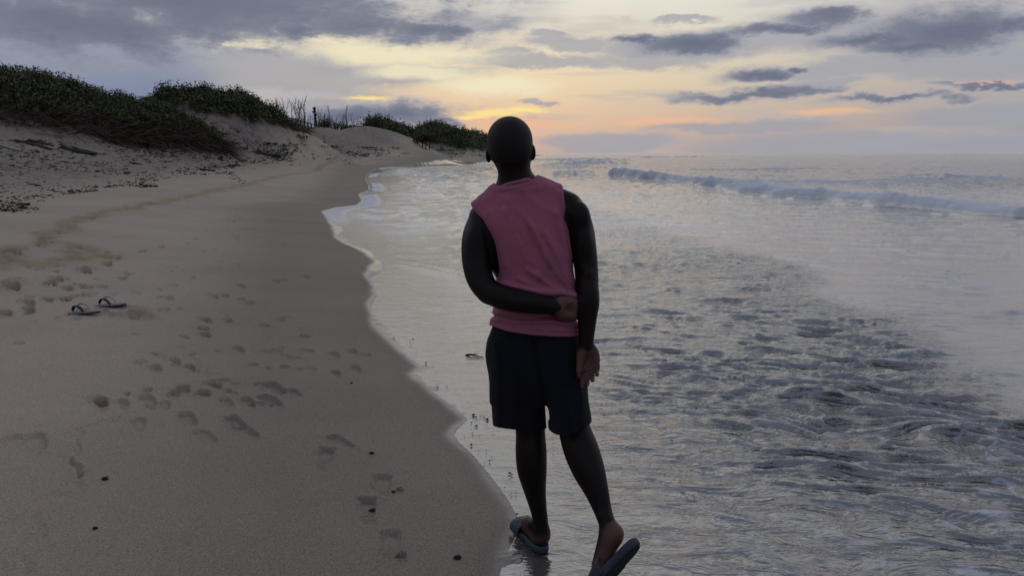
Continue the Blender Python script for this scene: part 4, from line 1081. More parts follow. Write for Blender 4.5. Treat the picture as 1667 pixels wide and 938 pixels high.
class Stack:
    """elliptic cross-sections given by their left and right outline rows in the photo"""
    def __init__(s, rows, n=2.3):
        Z, X, Yc, A, B = [], [], [], [], []
        for (v, ul, ur, Y, b) in rows:
            l = P(ul, v, Y); r = P(ur, v, Y)
            Z.append(l[2]); X.append((l[0]+r[0])/2); A.append((r[0]-l[0])/2); Yc.append(Y); B.append(b)
        o = np.argsort(Z); f = lambda q: np.array(q)[o]
        Z = f(Z); zz = np.linspace(Z[0], Z[-1], 90)
        k = np.hanning(11); k /= k.sum()
        def sm(q):
            w = np.interp(zz, Z, f(q)); wp = np.pad(w, 5, mode='reflect', reflect_type='odd'); return np.convolve(wp, k, 'valid')
        s.z = zz; s.x = sm(X); s.y = sm(Yc); s.a = sm(A); s.b = sm(B); s.n = n
    def __call__(s, p, grow=0.0, cap=True):
        z = p[:, 2]; ip = lambda q: np.interp(z, s.z, q)
        a = ip(s.a)+grow; b = ip(s.b)+grow
        n = s.n
        q = ((np.abs(p[:, 0]-ip(s.x))/a)**n + (np.abs(p[:, 1]-ip(s.y))/b)**n)**(1/n)
        d = (q-1)*np.minimum(a, b)
        if cap: d = np.maximum(d, np.maximum(z-s.z[-1]-grow, s.z[0]-z-grow))
        return d
def mesh_sdf(f, lo, hi, vox, blk=8):
    lo = np.asarray(lo, float); hi = np.asarray(hi, float)
    nb = np.ceil((hi-lo)/(vox*blk)).astype(int); n = nb*blk
    cc = [lo[i]+(np.arange(nb[i])+.5)*vox*blk for i in range(3)]
    C = np.stack(np.meshgrid(*cc, indexing='ij'), -1).reshape(-1, 3)
    fc = f(C); near = np.abs(fc) < vox*blk*1.9
    F = np.empty(tuple(n), np.float32)
    F.reshape(nb[0], blk, nb[1], blk, nb[2], blk)[:] = fc.reshape(nb)[:, None, :, None, :, None]
    F = F.reshape(n)
    idx = np.argwhere(near.reshape(nb)); idx = idx[np.argsort(idx[:, 2], kind='stable')]
    loc = np.stack(np.meshgrid(*[np.arange(blk)]*3, indexing='ij'), -1).reshape(-1, 3)
    for s in range(0, len(idx), 150):
        ch = idx[s:s+150]
        ii = (ch[:, None, :]*blk+loc[None]).reshape(-1, 3)
        F[ii[:, 0], ii[:, 1], ii[:, 2]] = f(lo+(ii+.5)*vox)
    ins = F < 0
    cnt = np.zeros(tuple(n-1), np.int8)
    for a in (0, 1):
        for b in (0, 1):
            for c in (0, 1):
                cnt += ins[a:n[0]-1+a, b:n[1]-1+b, c:n[2]-1+c]
    act = np.argwhere((cnt > 0) & (cnt < 8))
    vid = -np.ones(tuple(n-1), np.int32); vid[act[:, 0], act[:, 1], act[:, 2]] = np.arange(len(act))
    acc = np.zeros((len(act), 3)); num = np.zeros(len(act))
    cor = [(a, b, c) for a in (0, 1) for b in (0, 1) for c in (0, 1)]
    val = {c: F[act[:, 0]+c[0], act[:, 1]+c[1], act[:, 2]+c[2]] for c in cor}
    for i, c0 in enumerate(cor):
        for c1 in cor[i+1:]:
            if sum(abs(c0[k]-c1[k]) for k in range(3)) != 1: continue
            a, b = val[c0], val[c1]; m = (a < 0) != (b < 0)
            t = np.where(m, a/np.where(m, a-b, 1), 0)
            pt = np.array(c0)+t[:, None]*(np.array(c1)-np.array(c0))
            acc += pt*m[:, None]; num += m
    V = lo+(act+acc/num[:, None]+.5)*vox
    Q = []
    for ax in range(3):
        o1, o2 = (ax+1) % 3, (ax+2) % 3
        sl0 = [slice(1, n[i]-1) for i in range(3)]; sl1 = list(sl0)
        sl0[ax] = slice(0, n[ax]-1); sl1[ax] = slice(1, n[ax])
        A, B = ins[tuple(sl0)], ins[tuple(sl1)]
        for flip, M in ((False, A & ~B), (True, ~A & B)):
            e = np.argwhere(M); 
            if not len(e): continue
            e[:, o1] += 1; e[:, o2] += 1
            def at(d1, d2):
                q = e.copy(); q[:, o1] += d1; q[:, o2] += d2; return vid[q[:, 0], q[:, 1], q[:, 2]]
            quad = np.stack([at(-1, -1), at(0, -1), at(0, 0), at(-1, 0)], 1)
            Q.append(quad[:, ::-1] if flip else quad)
    Q = np.concatenate(Q); Q = Q[(Q >= 0).all(1)]
    return V, Q
def relax(V, Q, it=2, lam=.5):
    for _ in range(it):
        acc = np.zeros_like(V); n = np.zeros(len(V))
        for i in range(4):
            for j in ((i+1) % 4, (i+3) % 4):
                np.add.at(acc, Q[:, i], V[Q[:, j]]); np.add.at(n, Q[:, i], 1)
        V = V + lam*(acc/np.maximum(n, 1)[:, None]-V)
    return V

# ---- outline rows: photo row, left column, right column, forward distance, half depth
YB = 3.05
ST_SHIRT = Stack([(312,806,880,3.06,.075),(325,795,905,3.06,.098),(345,782,922,3.055,.115),(365,784,926,3.05,.125),(385,795,928,3.05,.130),(410,803,929,3.045,.132),(435,808,931,3.045,.130),
                  (455,809,933,3.045,.128),(470,809,935,3.04,.128),(482,808,937.5,3.04,.122),(500,806,939,3.04,.120),(515,801,941,3.045,.132),(530,797,943,3.05,.142),(542,796,945,3.05,.148),(555,795,947,3.05,.152),(570,794,949,3.05,.155)], 2.4)
ST_TORSO = Stack([(312,806,880,3.06,.06),(330,790,915,3.06,.09),(350,778,932,3.055,.108),(380,783,926,3.05,.115),(420,793,920,3.05,.110),(440,800,922,3.05,.106),(460,813,926,3.05,.10),(500,815,930,3.05,.10),(550,806,935,3.05,.115),(600,806,940,3.05,.125),(625,808,944,3.05,.11)], 2.3)
ST_HIP = Stack([(515,806,934,3.05,.108),(535,799.5,940,3.05,.124),(555,793.5,945,3.05,.138),(575,791,948,3.05,.146),(592,793.5,950,3.05,.150),(612,798,952,3.05,.145),(640,800,954,3.05,.125),(652,801,955,3.05,.10)], 2.5)
ST_LTH = Stack([(590,798,868,3.06,.13),(620,798.5,880,3.065,.13),(650,800.5,886,3.07,.122),(680,803,889,3.075,.115),(700,804,890,3.075,.113),(712,804,890,3.075,.113)], 2.5)
ST_RTH = Stack([(590,872,950,3.045,.13),(620,880,954,3.03,.13),(650,889,958,3.00,.126),(680,893,962.5,2.98,.122),(700,893.5,965.5,2.965,.120),(722,894,968,2.955,.120)], 2.5)

W = lambda u, v, Y, r: (P(u, v, Y), r)
L_ARM = [W(790,356,3.045,.060), W(779,385,3.03,.062), W(776,420,3.00,.058), W(781,452,2.965,.052), W(796,474,2.93,.047), W(826,486,2.895,.0465), W(862,493,2.885,.041), W(892,497.5,2.885,.034), W(905,499,2.890,.030)]
R_ARM = [W(930,345,3.045,.058), W(943,372,3.035,.055), W(950,405,3.02,.050), W(954.5,440,3.00,.0455), W(955.5,470,2.975,.0445), W(956,500,2.955,.042), W(955.5,530,2.945,.034), W(954,556,2.94,.029), W(954.5,566,2.94,.028)]
L_LEG = [W(850,600,3.06,.085), W(861,672,3.085,.066), W(863.5,705,3.085,.0605), W(864.5,735,3.07,.0640), W(866,765,3.06,.0610), W(871,800,3.065,.0455), W(877,832,3.075,.0345), W(880.5,856,3.08,.0310), W(881.5,872,3.085,.032)]
R_LEG = [W(920,610,3.03,.085), W(927,665,2.995,.058), W(936,703,2.965,.0640), W(946,733,2.93,.069), W(957,763,2.895,.0640), W(970,797,2.855,.0480), W(979.5,826,2.825,.0365), W(986,846,2.80,.0325), W(990,858,2.79,.032)]
L_ARM, R_ARM, L_LEG, R_LEG = limb(L_ARM), limb(R_ARM), limb(L_LEG), limb(R_LEG)
# feet
LF_H = np.array([P(880, 889, 3.075)[0], 3.075, .062]); LF_D = np.array([-.40, .92, 0]); LF_D /= np.linalg.norm(LF_D); LF_S = np.array([LF_D[1], -LF_D[0], 0])
RF_T = np.array([.318, 2.735, .03]); RF_HE = P(1033, 886, 2.665)          # slide toe tip and heel end
RW = (RF_HE-RF_T)/np.linalg.norm(RF_HE-RF_T); RN = np.array([-.55, .72, .42]); RN -= RW*(RN@RW); RN /= np.linalg.norm(RN); RS = np.cross(RN, -RW)
RF_H = P(999, 870, 2.755); RF_B = RF_T+RW*.075+RN*.036
HEAD = P(830, 231, 3.035); HT = np.radians(4)
HR = np.array([[math.cos(HT), 0, math.sin(HT)], [0, 1, 0], [-math.sin(HT), 0, math.cos(HT)]])   # columns: local axes, head tilted to the left
HR = np.stack([np.array([math.cos(HT), 0, math.sin(HT)]), np.array([0, 1, 0]), np.array([-math.sin(HT), 0, math.cos(HT)])], 1)
def hp(x, y, z): return HEAD + HR@np.array([x, y, z])
def head_sdf(p, grow=0.0):
    d = ell(p, hp(0, -.006, .006), (.0840+grow, .100+grow, .0880+grow), HR)
    d = smin(d, ell(p, hp(0, -.030, -.040), (.074+grow, .064+grow, .060+grow), HR), .03)
    return d
def face_sdf(p, d):
    d = smin(d, ell(p, hp(0, .030, -.055), (.066, .068, .058), HR), .03)          # cheeks and jaw
    d = smin(d, ell(p, hp(0, .066, -.098), (.034, .032, .024), HR), .03)          # chin
    d = smin(d, cone(p, hp(-.03, .088, .016), hp(.03, .088, .016), .012, .012), .02)   # brow
    d = smin(d, cone(p, hp(0, .098, -.004), hp(0, .116, -.040), .009, .013), .012)     # nose
    for s in (-1, 1):
        d = smin(d, ell(p, hp(.014*s, .104, -.046), (.010, .010, .008), HR), .008)
        d = smax(d, -ell(p, hp(.031*s, .102, -.004), (.016, .014, .011), HR), .012)    # eye sockets
        d = smin(d, ell(p, hp(.031*s, .086, -.004), (.012, .012, .011), HR), .003)     # eyeballs
        e = ell(p, hp(.0855*s, -.006, -.044), (.0085, .018, .030), HR@np.array([[math.cos(.35*s), -math.sin(.35*s), 0], [math.sin(.35*s), math.cos(.35*s), 0], [0, 0, 1]]))
        e = smax(e, -ell(p, hp(.096*s, .006, -.044), (.007, .011, .018), HR), .004)
        d = smin(d, e, .008)
    d = smin(d, ell(p, hp(0, .096, -.068), (.025, .012, .007), HR), .006); d = smin(d, ell(p, hp(0, .094, -.080), (.022, .012, .007), HR), .006)
    return d
def finger(p, base, dirs, lens, rads):
    pts = [(np.asarray(base, float), rads[0])]
    for dv, L, r in zip(dirs, lens, rads[1:]):
        dv = np.asarray(dv, float); pts.append((pts[-1][0]+dv/np.linalg.norm(dv)*L, r))
    return chain(p, pts, .004)
RP0 = P(954.5, 566, 2.94); RPK = P(959, 602, 2.945)   # wrist, knuckle line of the right hand
def right_hand(p):
    mid = (RP0+RPK)/2
    d = ell(p, mid+np.array([.003, .004, .002]), (.044, .019, .058))
    d = smin(d, cone(p, P(947, 572, 2.94), P(946, 602, 2.935), .017, .014), .018)
    d = smin(d, cone(p, P(964, 575, 2.94), P(970, 600, 2.94), .017, .013), .018)
    d = smin(d, cone(p, P(947, 603, 2.94), P(970, 599, 2.94), .0125, .012), .014)
    d = smax(d, -ell(p, mid+np.array([.006, -.030, -.010]), (.020, .016, .030)), .016)    # hollow of the palm
    for (u, v, L, r, sp, curl) in [(947.5, 604, (.036, .025, .018), .0094, -.03, .55), (955, 605, (.036, .026, .018), .0096, .0, .95), (963, 603, (.031, .024, .017), .0090, .05, 1.35), (970.5, 599, (.024, .019, .015), .0082, .08, 1.6)]:
        b = P(u, v-2, 2.942)
        dirs = [(sp, -.18-.55*curl, -1), (sp*.4-.06*curl, -.55-.9*curl, -1+.15*curl), (-.10*curl, -.5-.8*curl, -.8+.95*curl)]
        d = smin(d, finger(p, b, dirs, L, (r*1.05, r, r*.92, r*.80)), .0045)
    th = finger(p, P(945, 577, 2.925), [(-.12, -.25, -1), (-.10, -.18, -1), (.10, -.1, -1)], (.036, .030, .022), (.0165, .0120, .0100, .0082))
    return smin(d, th, .010)
LP0 = P(905, 499, 2.890); LPK = P(934, 507, 2.915)
def left_hand(p):
    a = np.array([1.0, .28, -.22]); a /= np.linalg.norm(a); n = np.array([.25, -1, .05]); n -= a*(n@a); n /= np.linalg.norm(n); s = np.cross(a, n)
    R = np.stack([a, n, s], 1)
    c = LP0+a*.040+np.array([0, 0, -.004])
    d = ell(p, c, (.056, .020, .045), R)
    d = smin(d, ell(p, LP0+a*.028+s*-.022+n*.006, (.034, .016, .018), R), .016)
    d = smin(d, ell(p, LP0+a*.026+s*.022+n*.006, (.034, .016, .018), R), .016)
    d = smax(d, -ell(p, c+n*.026+a*.012, (.026, .014, .016), R), .014)
    sg = 1 if s[2] > 0 else -1
    for i, (o, L) in enumerate([(.030, (.044, .030, .022)), (.010, (.048, .032, .022)), (-.010, (.044, .030, .020)), (-.029, (.036, .024, .018))]):
        b = LP0+a*.080+s*(o*sg)
        d = smin(d, finger(p, b, [(1, 1.25, -.10), (1, .35, -.05), (.9, -.35, .0)], L, (.0105, .0095, .0088, .0075)), .005)
    th = finger(p, LP0+a*.022+s*(.026*sg)-n*.004, [(1, .40, .06), (1, 1.1, -.05), (1, .5, -.05)], (.034, .030, .022), (.0150, .0115, .0100, .0085))
    return smin(d, th, .010)
def left_foot(p):
    h = LF_H; D, S = LF_D, LF_S; U = np.array([0, 0, 1.0])
    q = lambda f, s, u: h+D*f+S*s+U*(u-h[2])
    d = ell(p, q(.002, 0, .064), (.0335, .040, .034), np.stack([S, D, U], 1))
    d = smin(d, cone(p, q(.02, .0, .085), q(.10, -.004, .072), .036, .030), .03)
    d = smin(d, cone(p, q(.02, .004, .056), q(.15, -.010, .050), .030, .026), .03)
    d = smin(d, cone(p, q(.14, .026, .052), q(.155, -.030, .050), .020, .020), .02)
    for i in range(5):
        d = smin(d, cone(p, q(.150-.006*i, .034-.0165*i, .050), q(.205-.012*i-(0 if i else -.004), .034-.0175*i, .046), .0135 if i == 0 else .0105, .012 if i == 0 else .0085), .008)
    return d
def right_foot(p):
    H, B = RF_H, RF_B; f = (B-H)/np.linalg.norm(B-H); n = RN-f*(RN@f); n /= np.linalg.norm(n); s = np.cross(n, f)
    R = np.stack([s, f, n], 1)
    d = ell(p, H, (.034, .040, .036), R)
    d = smin(d, cone(p, H+n*.022+f*.02, B+n*.012, .032, .026), .03)
    d = smin(d, cone(p, H+f*.02, B, .031, .024), .03)
    d = smin(d, cone(p, B+s*.026, B-s*.026, .019, .018), .02)
    t = -RW
    for i in range(5):
        d = smin(d, cone(p, B+s*(.034-.0165*i), B+s*(.034-.0175*i)+t*(.050-.006*i)-RN*.008, .013 if i == 0 else .0105, .0115 if i == 0 else .0085), .008)
    return d
NECK0, NECK1 = P(836, 262, 3.035), P(840, 312, 3.055)
def body_sdf(p):
    d = local(p, HEAD, .26, lambda q: face_sdf(q, head_sdf(q)), .12)
    d = smin(d, cone(p, NECK0, NECK1, .0610, .066), .022)
    t = smin(cone(p, P(838, 306, 3.055), P(786, 352, 3.05), .058, .050), cone(p, P(846, 303, 3.055), P(926, 334, 3.05), .058, .050), .03)
    t = smin(t, ST_TORSO(p), .03)
    d = smin(d, t, .03)
    la = limb_sdf(p, L_ARM); la = smin(la, local(p, LP0+np.array([.06, .02, 0]), .26, left_hand), .016)
    ra = limb_sdf(p, R_ARM); ra = smin(ra, local(p, RPK, .27, right_hand), .016)
    la = smin(la, ell(p, P(776, 398, 2.985), (.030, .030, .070)), .03)             # triceps and deltoids
    la = smin(la, ell(p, P(792, 484, 2.93), (.020, .020, .018)), .02)              # elbow
    ra = smin(ra, ell(p, P(945, 352, 3.00), (.034, .034, .050)), .03)
    ra = smin(ra, ell(p, P(951, 398, 2.985), (.026, .026, .055)), .03)
    ra = smin(ra, ell(p, P(956, 446, 2.957), (.014, .014, .018)), .02)
    ra = smin(ra, ell(p, P(960, 486, 2.95), (.026, .030, .050)), .03)
    d = smin(d, la, .012); d = smin(d, ra, .010)
    ll = smin(limb_sdf(p, L_LEG), local(p, LF_H+LF_D*.1, .30, left_foot), .022)
    # achilles and ankle bones
    ll = smin(ll, cone(p, P(881, 845, 3.065), LF_H+np.array([0, -.012, .01]), .018, .020), .02)
    for s in (-1, 1): ll = smin(ll, ell(p, LF_H+LF_D*.035+LF_S*.030*s+np.array([0, 0, .045]), (.012, .014, .014)), .02)
    rl = smin(limb_sdf(p, R_LEG), local(p, (RF_H+RF_B)/2, .30, right_foot), .022)
    rl = smin(rl, cone(p, P(985, 842, 2.79), RF_H+np.array([.004, -.010, .008]), .018, .022), .02)
    d = smin(d, ll, .03); d = smin(d, rl, .03)
    return d

# ---- cloth
def px_of(p):
    y = p[:, 1]; X = p[:, 0]; Zr = p[:, 2]-CH
    dep = y*CP - Zr*SP; up = y*SP + Zr*CP
    return CX+FPX*X/dep, CY-FPX*up/dep
def ridge(u, v, pts, w):
    return np.exp(-(polydist(u, v, np.array(pts, float))/w)**2)
FOLDS = [([(828,325),(845,345),(868,372),(880,400),(905,440),(938,478)], 5, .0075), ([(822,340),(842,372),(860,420),(878,450)], 6, .006), ([(850,310),(880,335),(905,345)], 8, .004),
         ([(812,462),(850,470),(885,478),(938,482)], 5, .011), ([(860,440),(900,468),(936,484)], 4, .006), ([(888,380),(915,420),(934,462)], 5, .005), ([(905,345),(918,390),(926,420)], 5, .004),
         ([(800,345),(812,385),(822,430)], 7, .004), ([(806,520),(850,526),(900,524),(940,530)], 3.2, .008), ([(812,508),(840,514),(880,520)], 3, .004), ([(870,536),(940,540)], 2.5, .003),
         ([(895,395),(912,430),(925,458)], 3.5, .004), ([(845,455),(880,470),(920,478)], 4, .005)]
VALLEYS = [([(836,330),(858,365),(872,402),(896,440)], 4, .005), ([(830,350),(852,395),(870,440)], 4, .004), ([(800,514),(850,519),(900,517),(940,523)], 2.6, .008), ([(812,488),(870,500),(938,506)], 8, .008), ([(880,402),(910,445),(936,472)], 3.5, .004)]
def shirt_sdf(p, marks=None):
    u, v = px_of(p)
    d = ST_SHIRT(p, .004, cap=True)
    t = smin(cone(p, P(838, 306, 3.055), P(778, 352, 3.05), .068, .056), cone(p, P(846, 303, 3.055), P(922, 329, 3.05), .068, .056), .03)
    d = smin(d, t, .04)
    back = p[:, 1] < 3.10
    f = 0
    for pts, w, a in FOLDS: f = f + 1.6*a*ridge(u, v, pts, w)
    for pts, w, a in VALLEYS: f = f - 1.6*a*ridge(u, v, pts, w)
    f = f*np.where(back, 1, .35) + .0025*fbm(p[:, 0]*18+p[:, 2]*6, p[:, 2]*9+p[:, 1]*14, 2)
    d = d - f
    # armholes, neck, hem
    x, z = p[:, 0], p[:, 2]
    def zline(pts, Y=2.965):
        q = np.array([P(a, b, Y) for a, b in pts]); return q[:, 0], q[:, 2]
    lx, lz = zline([(764,334),(770,343),(786,360),(799,380),(807,405),(811,432),(811.5,452),(806,463),(760,470),(700,475)])
    o = np.argsort(lz); lcut = np.interp(z, lz[o], lx[o], left=-9, right=lx[0])-x
    rx, rz = zline([(918,302),(919.5,325),(923,350),(928,380),(931,405),(936,425),(960,436),(1000,440)])
    o = np.argsort(rz); rcut = x-np.interp(z, rz[o], rx[o], left=9, right=rx[0])
    d = smax(d, np.maximum(lcut, rcut)*.8, .005)
    hx, hz = zline([(780,531),(801,533),(830,541),(870,546),(905,548.5),(942,549.5),(960,549)], 2.92)
    d = smax(d, np.interp(x, hx, hz)-z-(p[:, 1]-2.92)*.16, .004)
    n0, n1 = P(812, 300, 3.0), P(868, 288, 3.0)
    nz = n0[2]+(n1[2]-n0[2])*(x-n0[0])/(n1[0]-n0[0]) - .35*np.clip(p[:, 1]-2.99, 0, 1) + 1.6*np.clip(np.abs(x-P(840, 295, 3.05)[0])-.066, 0, .2)
    dn = nz-z; band = (np.abs(x-P(840, 295, 3.05)[0]) < .068)
    d = d - np.where(band, .0016*sstep(dn, .030, .025) - .0016*np.exp(-((dn-.031)/.004)**2), 0)
    if marks is not None:
        marks['seam'] = np.maximum.reduce([np.exp(-((dn-.029)/.0018)**2)*band, .8*np.exp(-((-lcut-.013)/.0016)**2)*(z > P(800, 470, 2.96)[2]), .8*np.exp(-((-rcut-.013)/.0016)**2)*(z > P(930, 440, 2.96)[2]), .8*np.exp(-((z+(p[:, 1]-2.92)*.16-np.interp(x, hx, hz)-.022)/.0016)**2)])
    d = smax(d, z-nz, .004)
    return d
def shorts_sdf(p):
    u, v = px_of(p)
    d = ST_HIP(p)
    a = smin(d, ST_LTH(p), .02); b = smin(d, ST_RTH(p), .02)
    d = smin(a, b, .004)
    f = .0035*fbm(p[:, 0]*16, p[:, 2]*5+p[:, 1]*9, 2)
    for pts, w, am in [([(806,560),(812,620),(810,690)], 5, .004), ([(830,560),(838,620),(836,695)], 6, .004), ([(868,560),(872,600),(885,640)], 7, -.008), ([(915,565),(925,620),(930,700)], 6, .004), ([(895,560),(905,600),(900,660)], 6, .004), ([(850,600),(862,650),(866,700)], 5, .0035), ([(945,620),(948,660),(950,690)], 5, .003)]:
        f = f + am*ridge(u, v, pts, w)
    f = f - .010*ridge(u, v, [(869,555),(874,600),(886,640),(891,680)], 4)*(p[:, 1] < 3.05)
    for pts in ([(804,691),(888,694)], [(893,699),(920,702),(961,684)]): f = f - .0025*ridge(u, v, pts, 1.2)
    d = d-f
    # hems
    x, z = p[:, 0], p[:, 2]
    def cut(pts, Y):
        q = np.array([P(a, b, Y) for a, b in pts]); return np.interp(x, q[:, 0], q[:, 2])-z
    xm = P(891.5, 690, 3.03)[0]
    yb = 3.0
    c = np.where(x < xm, cut([(795,697),(850,701),(890,702)], 2.97) - (p[:, 1]-2.97)*.26, cut([(892,703),(905,708),(925,709),(945,701),(965,690)], 2.89) - (p[:, 1]-2.89)*.26)
    return smax(d, c, .006)

# ---- materials
def mat_skin():
    m, t, b = mat_new('skin')
    pale = t.attr('pale').outputs['Fac']; co = t.new('ShaderNodeTexCoord').outputs['Object']
    n = t.noise(co, 14, 4, .6); n2 = t.noise(co, 160, 3, .6)
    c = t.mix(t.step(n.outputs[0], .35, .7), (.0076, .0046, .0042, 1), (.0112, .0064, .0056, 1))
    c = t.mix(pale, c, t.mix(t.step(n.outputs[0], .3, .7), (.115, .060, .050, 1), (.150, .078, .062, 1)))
    t.l.new(c, b.inputs['Base Color']); b.inputs['Roughness'].default_value = .44
    b.inputs['Specular IOR Level'].default_value = .20
    bp = t.new('ShaderNodeBump'); bp.inputs['Strength'].default_value = .35; bp.inputs['Distance'].default_value = .002
    t.l.new(n2.outputs[0], bp.inputs['Height']); t.l.new(bp.outputs[0], b.inputs['Normal'])
    return m
def mat_cloth(name, c0, c1, sheen=.2, weave=900, rough=.9):
    m, t, b = mat_new(name)
    co = t.new('ShaderNodeTexCoord').outputs['Object']
    n = t.noise(co, 9, 4, .6); n2 = t.noise(co, weave, 1, .5); n3 = t.noise(co, 55, 3, .6)
    c = t.mix(t.step(n.outputs[0], .3, .7), c0, c1)
    c = t.mix(t.math('MULTIPLY', t.step(n3.outputs[0], .3, .7), .18), c, t.mix(1.0, c, (.6, .6, .6, 1), 'MULTIPLY'))
    c = t.mix(t.math('MULTIPLY', t.attr('seam').outputs['Fac'], .45), c, t.mix(1.0, c, (.25, .25, .25, 1), 'MULTIPLY'))
    t.l.new(c, b.inputs['Base Color']); b.inputs['Roughness'].default_value = rough
    b.inputs['Specular IOR Level'].default_value = .15; b.inputs['Sheen Weight'].default_value = sheen; b.inputs['Sheen Roughness'].default_value = .5
    bp = t.new('ShaderNodeBump'); bp.inputs['Strength'].default_value = .5; bp.inputs['Distance'].default_value = .0012
    t.l.new(t.math('ADD', n2.outputs[0], t.math('MULTIPLY', n3.outputs[0], 1.6)), bp.inputs['Height']); t.l.new(bp.outputs[0], b.inputs['Normal'])
    return m
M_SKIN = mat_skin()
M_PINK = mat_cloth('pink_jersey', (.420, .140, .205, 1), (.375, .122, .180, 1), .12)
M_NAVY = mat_cloth('dark_shorts_cloth', (.0115, .0125, .0190, 1), (.0085, .0095, .0145, 1), .05)
M_HAIR = mat_plain('short_hair', (.0088, .0058, .0055, 1), (.0120, .0076, .0070, 1), .6, 260, .6, .25)
M_SLIDE = mat_plain('slide_rubber', (.045, .060, .085, 1), (.036, .048, .070, 1), .62, 70, .35, .35)
M_SOLE = mat_plain('slide_outsole', (.020, .022, .028, 1), (.014, .016, .020, 1), .75, 120, .6, .3)

person = thing('person', 'person seen from behind in pink sleeveless top and dark shorts, arm bent behind back', 'person', (LF_H[0], LF_H[1], 0))
def under(o, root):
    o.parent = root; o.matrix_parent_inverse = Matrix.Translation(-Vector(root.location)); return o
def build_person():
    V, Q = mesh_sdf(body_sdf, (-.28, 2.60, -.02), (.50, 3.36, 1.84), .0042)
    V = relax(V, Q, 3, .5)
    pale = np.zeros(len(V))
    # palms and heels are lighter
    u, v = px_of(V)
    dR = right_hand(V); palm = (dR < .010) & (v > 560); pale[palm] = sstep(v[palm], 560, 578)*(1-sstep(V[palm, 1], 2.945, 2.962))
    dL = left_hand(V); palm = (dL < .008) & (u > 900); pale[palm] = np.maximum(pale[palm], sstep(u[palm], 900, 914)*(1-sstep(u[palm], 937, 941))*(1-sstep(V[palm, 1], 2.925, 2.945)))
    df = left_foot(V); hm = (df < .012); pale[hm] = np.maximum(pale[hm], (1-sstep(V[hm, 2], .062, .100))*.65)
    df = right_foot(V); f = (RF_B-RF_H)/np.linalg.norm(RF_B-RF_H); n = RN-f*(RN@f); n /= np.linalg.norm(n)
    hm = (df < .012); q = (V[hm]-RF_H)@n; pale[hm] = np.maximum(pale[hm], 1-sstep(q, .0, .040))
    # creases of the palm
    for pts in ([(957,573),(956,585),(948,598)], [(951,603),(960,594),(974,590)], [(942,606),(956,606),(968,601),(974,597)], [(945,614),(958,612),(970,604)]):
        dd = polydist(u, v, np.array(pts, float)); mk = (np.abs(dd) < 3) & (dR < .012) & (V[:, 1] < 2.96)
        pale[mk] *= 1-.85*np.exp(-(dd[mk]/.55)**2)
    for pts in ([(921,502),(930,503),(937,497)], [(925,507),(934,506)], [(926,497),(934,492)]):
        dd = polydist(u, v, np.array(pts, float)); mk = (np.abs(dd) < 3) & (dL < .012) & (V[:, 1] < 2.95)
        pale[mk] *= 1-.6*np.exp(-(dd[mk]/.6)**2)
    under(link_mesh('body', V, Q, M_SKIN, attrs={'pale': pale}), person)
    V, Q = mesh_sdf(shirt_sdf, (-.24, 2.86, .75), (.34, 3.30, 1.62), .0040)
    mk = {}; shirt_sdf(V, mk); V = relax(V, Q, 1, .4)
    under(link_mesh('sleeveless_top', V, Q, M_PINK, attrs=mk), person)
    V, Q = mesh_sdf(shorts_sdf, (-.20, 2.80, .42), (.40, 3.30, 1.04), .0048)
    under(link_mesh('shorts', relax(V, Q, 1, .4), Q, M_NAVY), person)
    def hair(p):
        d = head_sdf(p, .0025); u = (p-HEAD)@HR
        return smax(d, -(u[:, 2]+.062-.9*np.clip(u[:, 1]+.02, -.02, .09)), .006)
    V, Q = mesh_sdf(hair, HEAD-.13, HEAD+.13, .0045)
    under(link_mesh('hair', V, Q, M_HAIR), person)
    # ribbed neckband
    n0, n1 = P(811, 301, 3.0), P(869, 288.5, 3.0)
    ring = []; N, Mr = 56, 8
    c = P(840, 297, 3.055)
    for i in range(N):
        a = 2*math.pi*i/N; x = c[0]+.0725*math.cos(a); y = c[1]+.074*math.sin(a)
        z = n0[2]+(n1[2]-n0[2])*(x-n0[0])/(n1[0]-n0[0]) - .35*max(0, y-2.99)
        out = np.array([math.cos(a), math.sin(a), 0])
        for j in range(Mr):
            b = 2*math.pi*j/Mr
            ring.append(np.array([x, y, z]) + out*(.0045*math.cos(b) - .006*math.sin(b)) + np.array([0, 0, .0075*math.sin(b)]))
    f = [(i*Mr+j, ((i+1) % N)*Mr+j, ((i+1) % N)*Mr+(j+1) % Mr, i*Mr+(j+1) % Mr) for i in range(N) for j in range(Mr)]
    under(link_mesh('neckband', ring, f, M_PINK), person)
build_person()

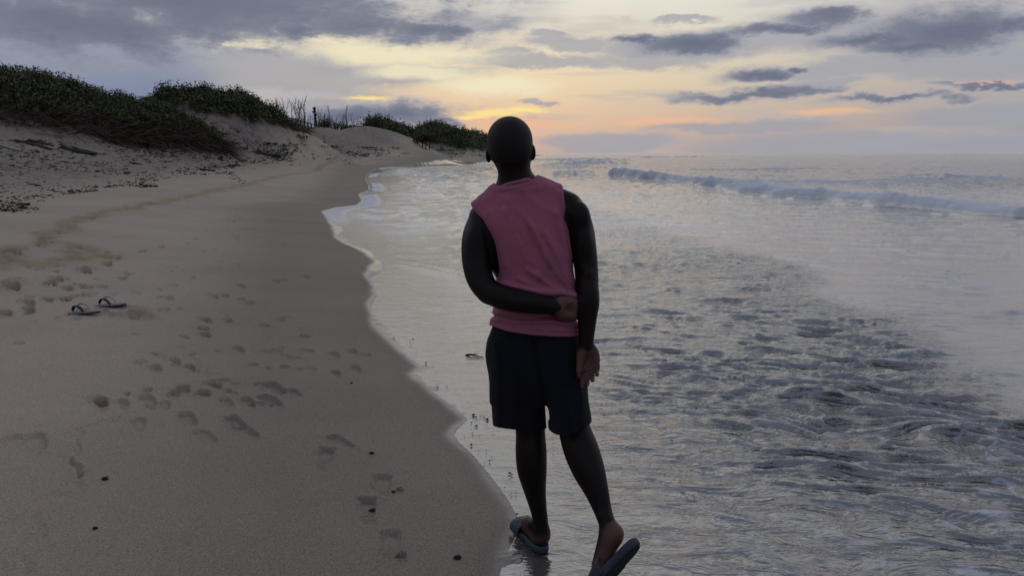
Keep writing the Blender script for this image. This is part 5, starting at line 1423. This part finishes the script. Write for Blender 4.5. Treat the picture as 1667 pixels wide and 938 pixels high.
# ---- slide sandals: outline in foot coordinates (forward, side), toe positive
def slide_outline(n=48, side=1):
    pts = []
    for i in range(n):
        a = 2*math.pi*i/n; c, s = math.cos(a), math.sin(a)
        f = c*.142; w = .053 if c > 0 else .045
        x = math.copysign(abs(s)**.82, s)*(w-.006*math.exp(-((f+.03)/.05)**2))
        pts.append((f, x+.004*side*math.sin(f*14)))
    return pts
def slide(mat4, name, side):
    root = bpy.data.objects.new(name, None); COL.objects.link(root); root.empty_display_size = .05
    org = np.array(mat4)[:3, 3]; root.parent = person; root.location = Vector(org)-Vector(person.location)
    O = slide_outline(side=side); n = len(O)
    def put(nm, V, F, mat):
        V = np.asarray(V); W4 = np.c_[V, np.ones(len(V))]@np.array(mat4).T
        o = link_mesh(nm, W4[:, :3]-org, F, mat); o.parent = root; return o
    # foot bed with a raised rounded rim
    prof = [(-.004, .000, 0), (.0, .003, 0), (.002, .010, 0), (.0025, .020, 0), (.001, .0285, 0), (-.003, .031, 0), (-.008, .029, 0), (-.018, .0255, 0), (-.032, .0245, 0)]
    V = []; F = []
    for (g, h, _) in prof:
        for (f, w) in O:
            L = math.hypot(f/.14, w/.045); k = 1+g/.045/max(L, .5)
            V.append((w*k, f*(1+g/.14), h+.010*max(0, (f-.07)/.07)**2))
    for r in range(len(prof)-1):
        for i in range(n): j = (i+1) % n; F.append((r*n+i, r*n+j, (r+1)*n+j, (r+1)*n+i))
    ct = len(V); V.append((0, 0, .0245)); 
    o = put('footbed', V, F, M_SLIDE)
    top = [((len(prof)-1)*n+i) for i in range(n)]
    put('insole', [V[i] for i in top]+[(0, 0, .0245)], [(i, (i+1) % n, n) for i in range(n)], M_SLIDE)
    b = [V[i] for i in range(n)]; b2 = [(x*.97, y*.985, z-.004) for x, y, z in b]
    put('outsole', b+b2+[(0, 0, -.005)], [(i, n+i, n+(i+1) % n, (i+1) % n) for i in range(n)] + [], M_SOLE)
    put('outsole_tread', b2+[(0, 0, -.005)], [((i+1) % n, i, n) for i in range(n)], M_SOLE)
    # broad moulded strap over the forefoot
    V = []; F = []; A, B = 22, 12
    for k, th in ((0, 0.0), (1, .007)):
        for i in range(A+1):
            a = math.pi*i/A
            for j in range(B+1):
                t = j/B; f = .020+.085*t + .016*math.sin(a)*(1-2*t)*-.4
                hw = .0535+th-.004*t; hh = (.068-.020*t)+th
                e = .006*math.sin(math.pi*t)
                V.append((-math.cos(a)*hw, f, .018+math.sin(a)**.75*(hh-.018+e) if 0 < i < A else .010))
    m = (A+1)*(B+1); I = lambda k, i, j: k*m+i*(B+1)+j
    for i in range(A):
        for j in range(B):
            F.append((I(1, i, j), I(1, i, j+1), I(1, i+1, j+1), I(1, i+1, j))); F.append((I(0, i, j), I(0, i+1, j), I(0, i+1, j+1), I(0, i, j+1)))
        F.append((I(0, i, 0), I(1, i, 0), I(1, i+1, 0), I(0, i+1, 0))); F.append((I(0, i, B), I(0, i+1, B), I(1, i+1, B), I(1, i, B)))
    put('strap', V, F, M_SLIDE)
    return root
def frame4(s, f, n, o):
    M = np.eye(4); M[:3, 0] = s; M[:3, 1] = f; M[:3, 2] = n; M[:3, 3] = o; return M
slide(frame4(LF_S, LF_D, np.array([0, 0, 1.0]), LF_H*np.array([1, 1, 0])+LF_D*.092+np.array([0, 0, .006])), 'sandal', 1)
slide(frame4(np.cross(-RW, RN), -RW, RN, (RF_T+RF_HE)/2-RN*.012), 'sandal', -1)
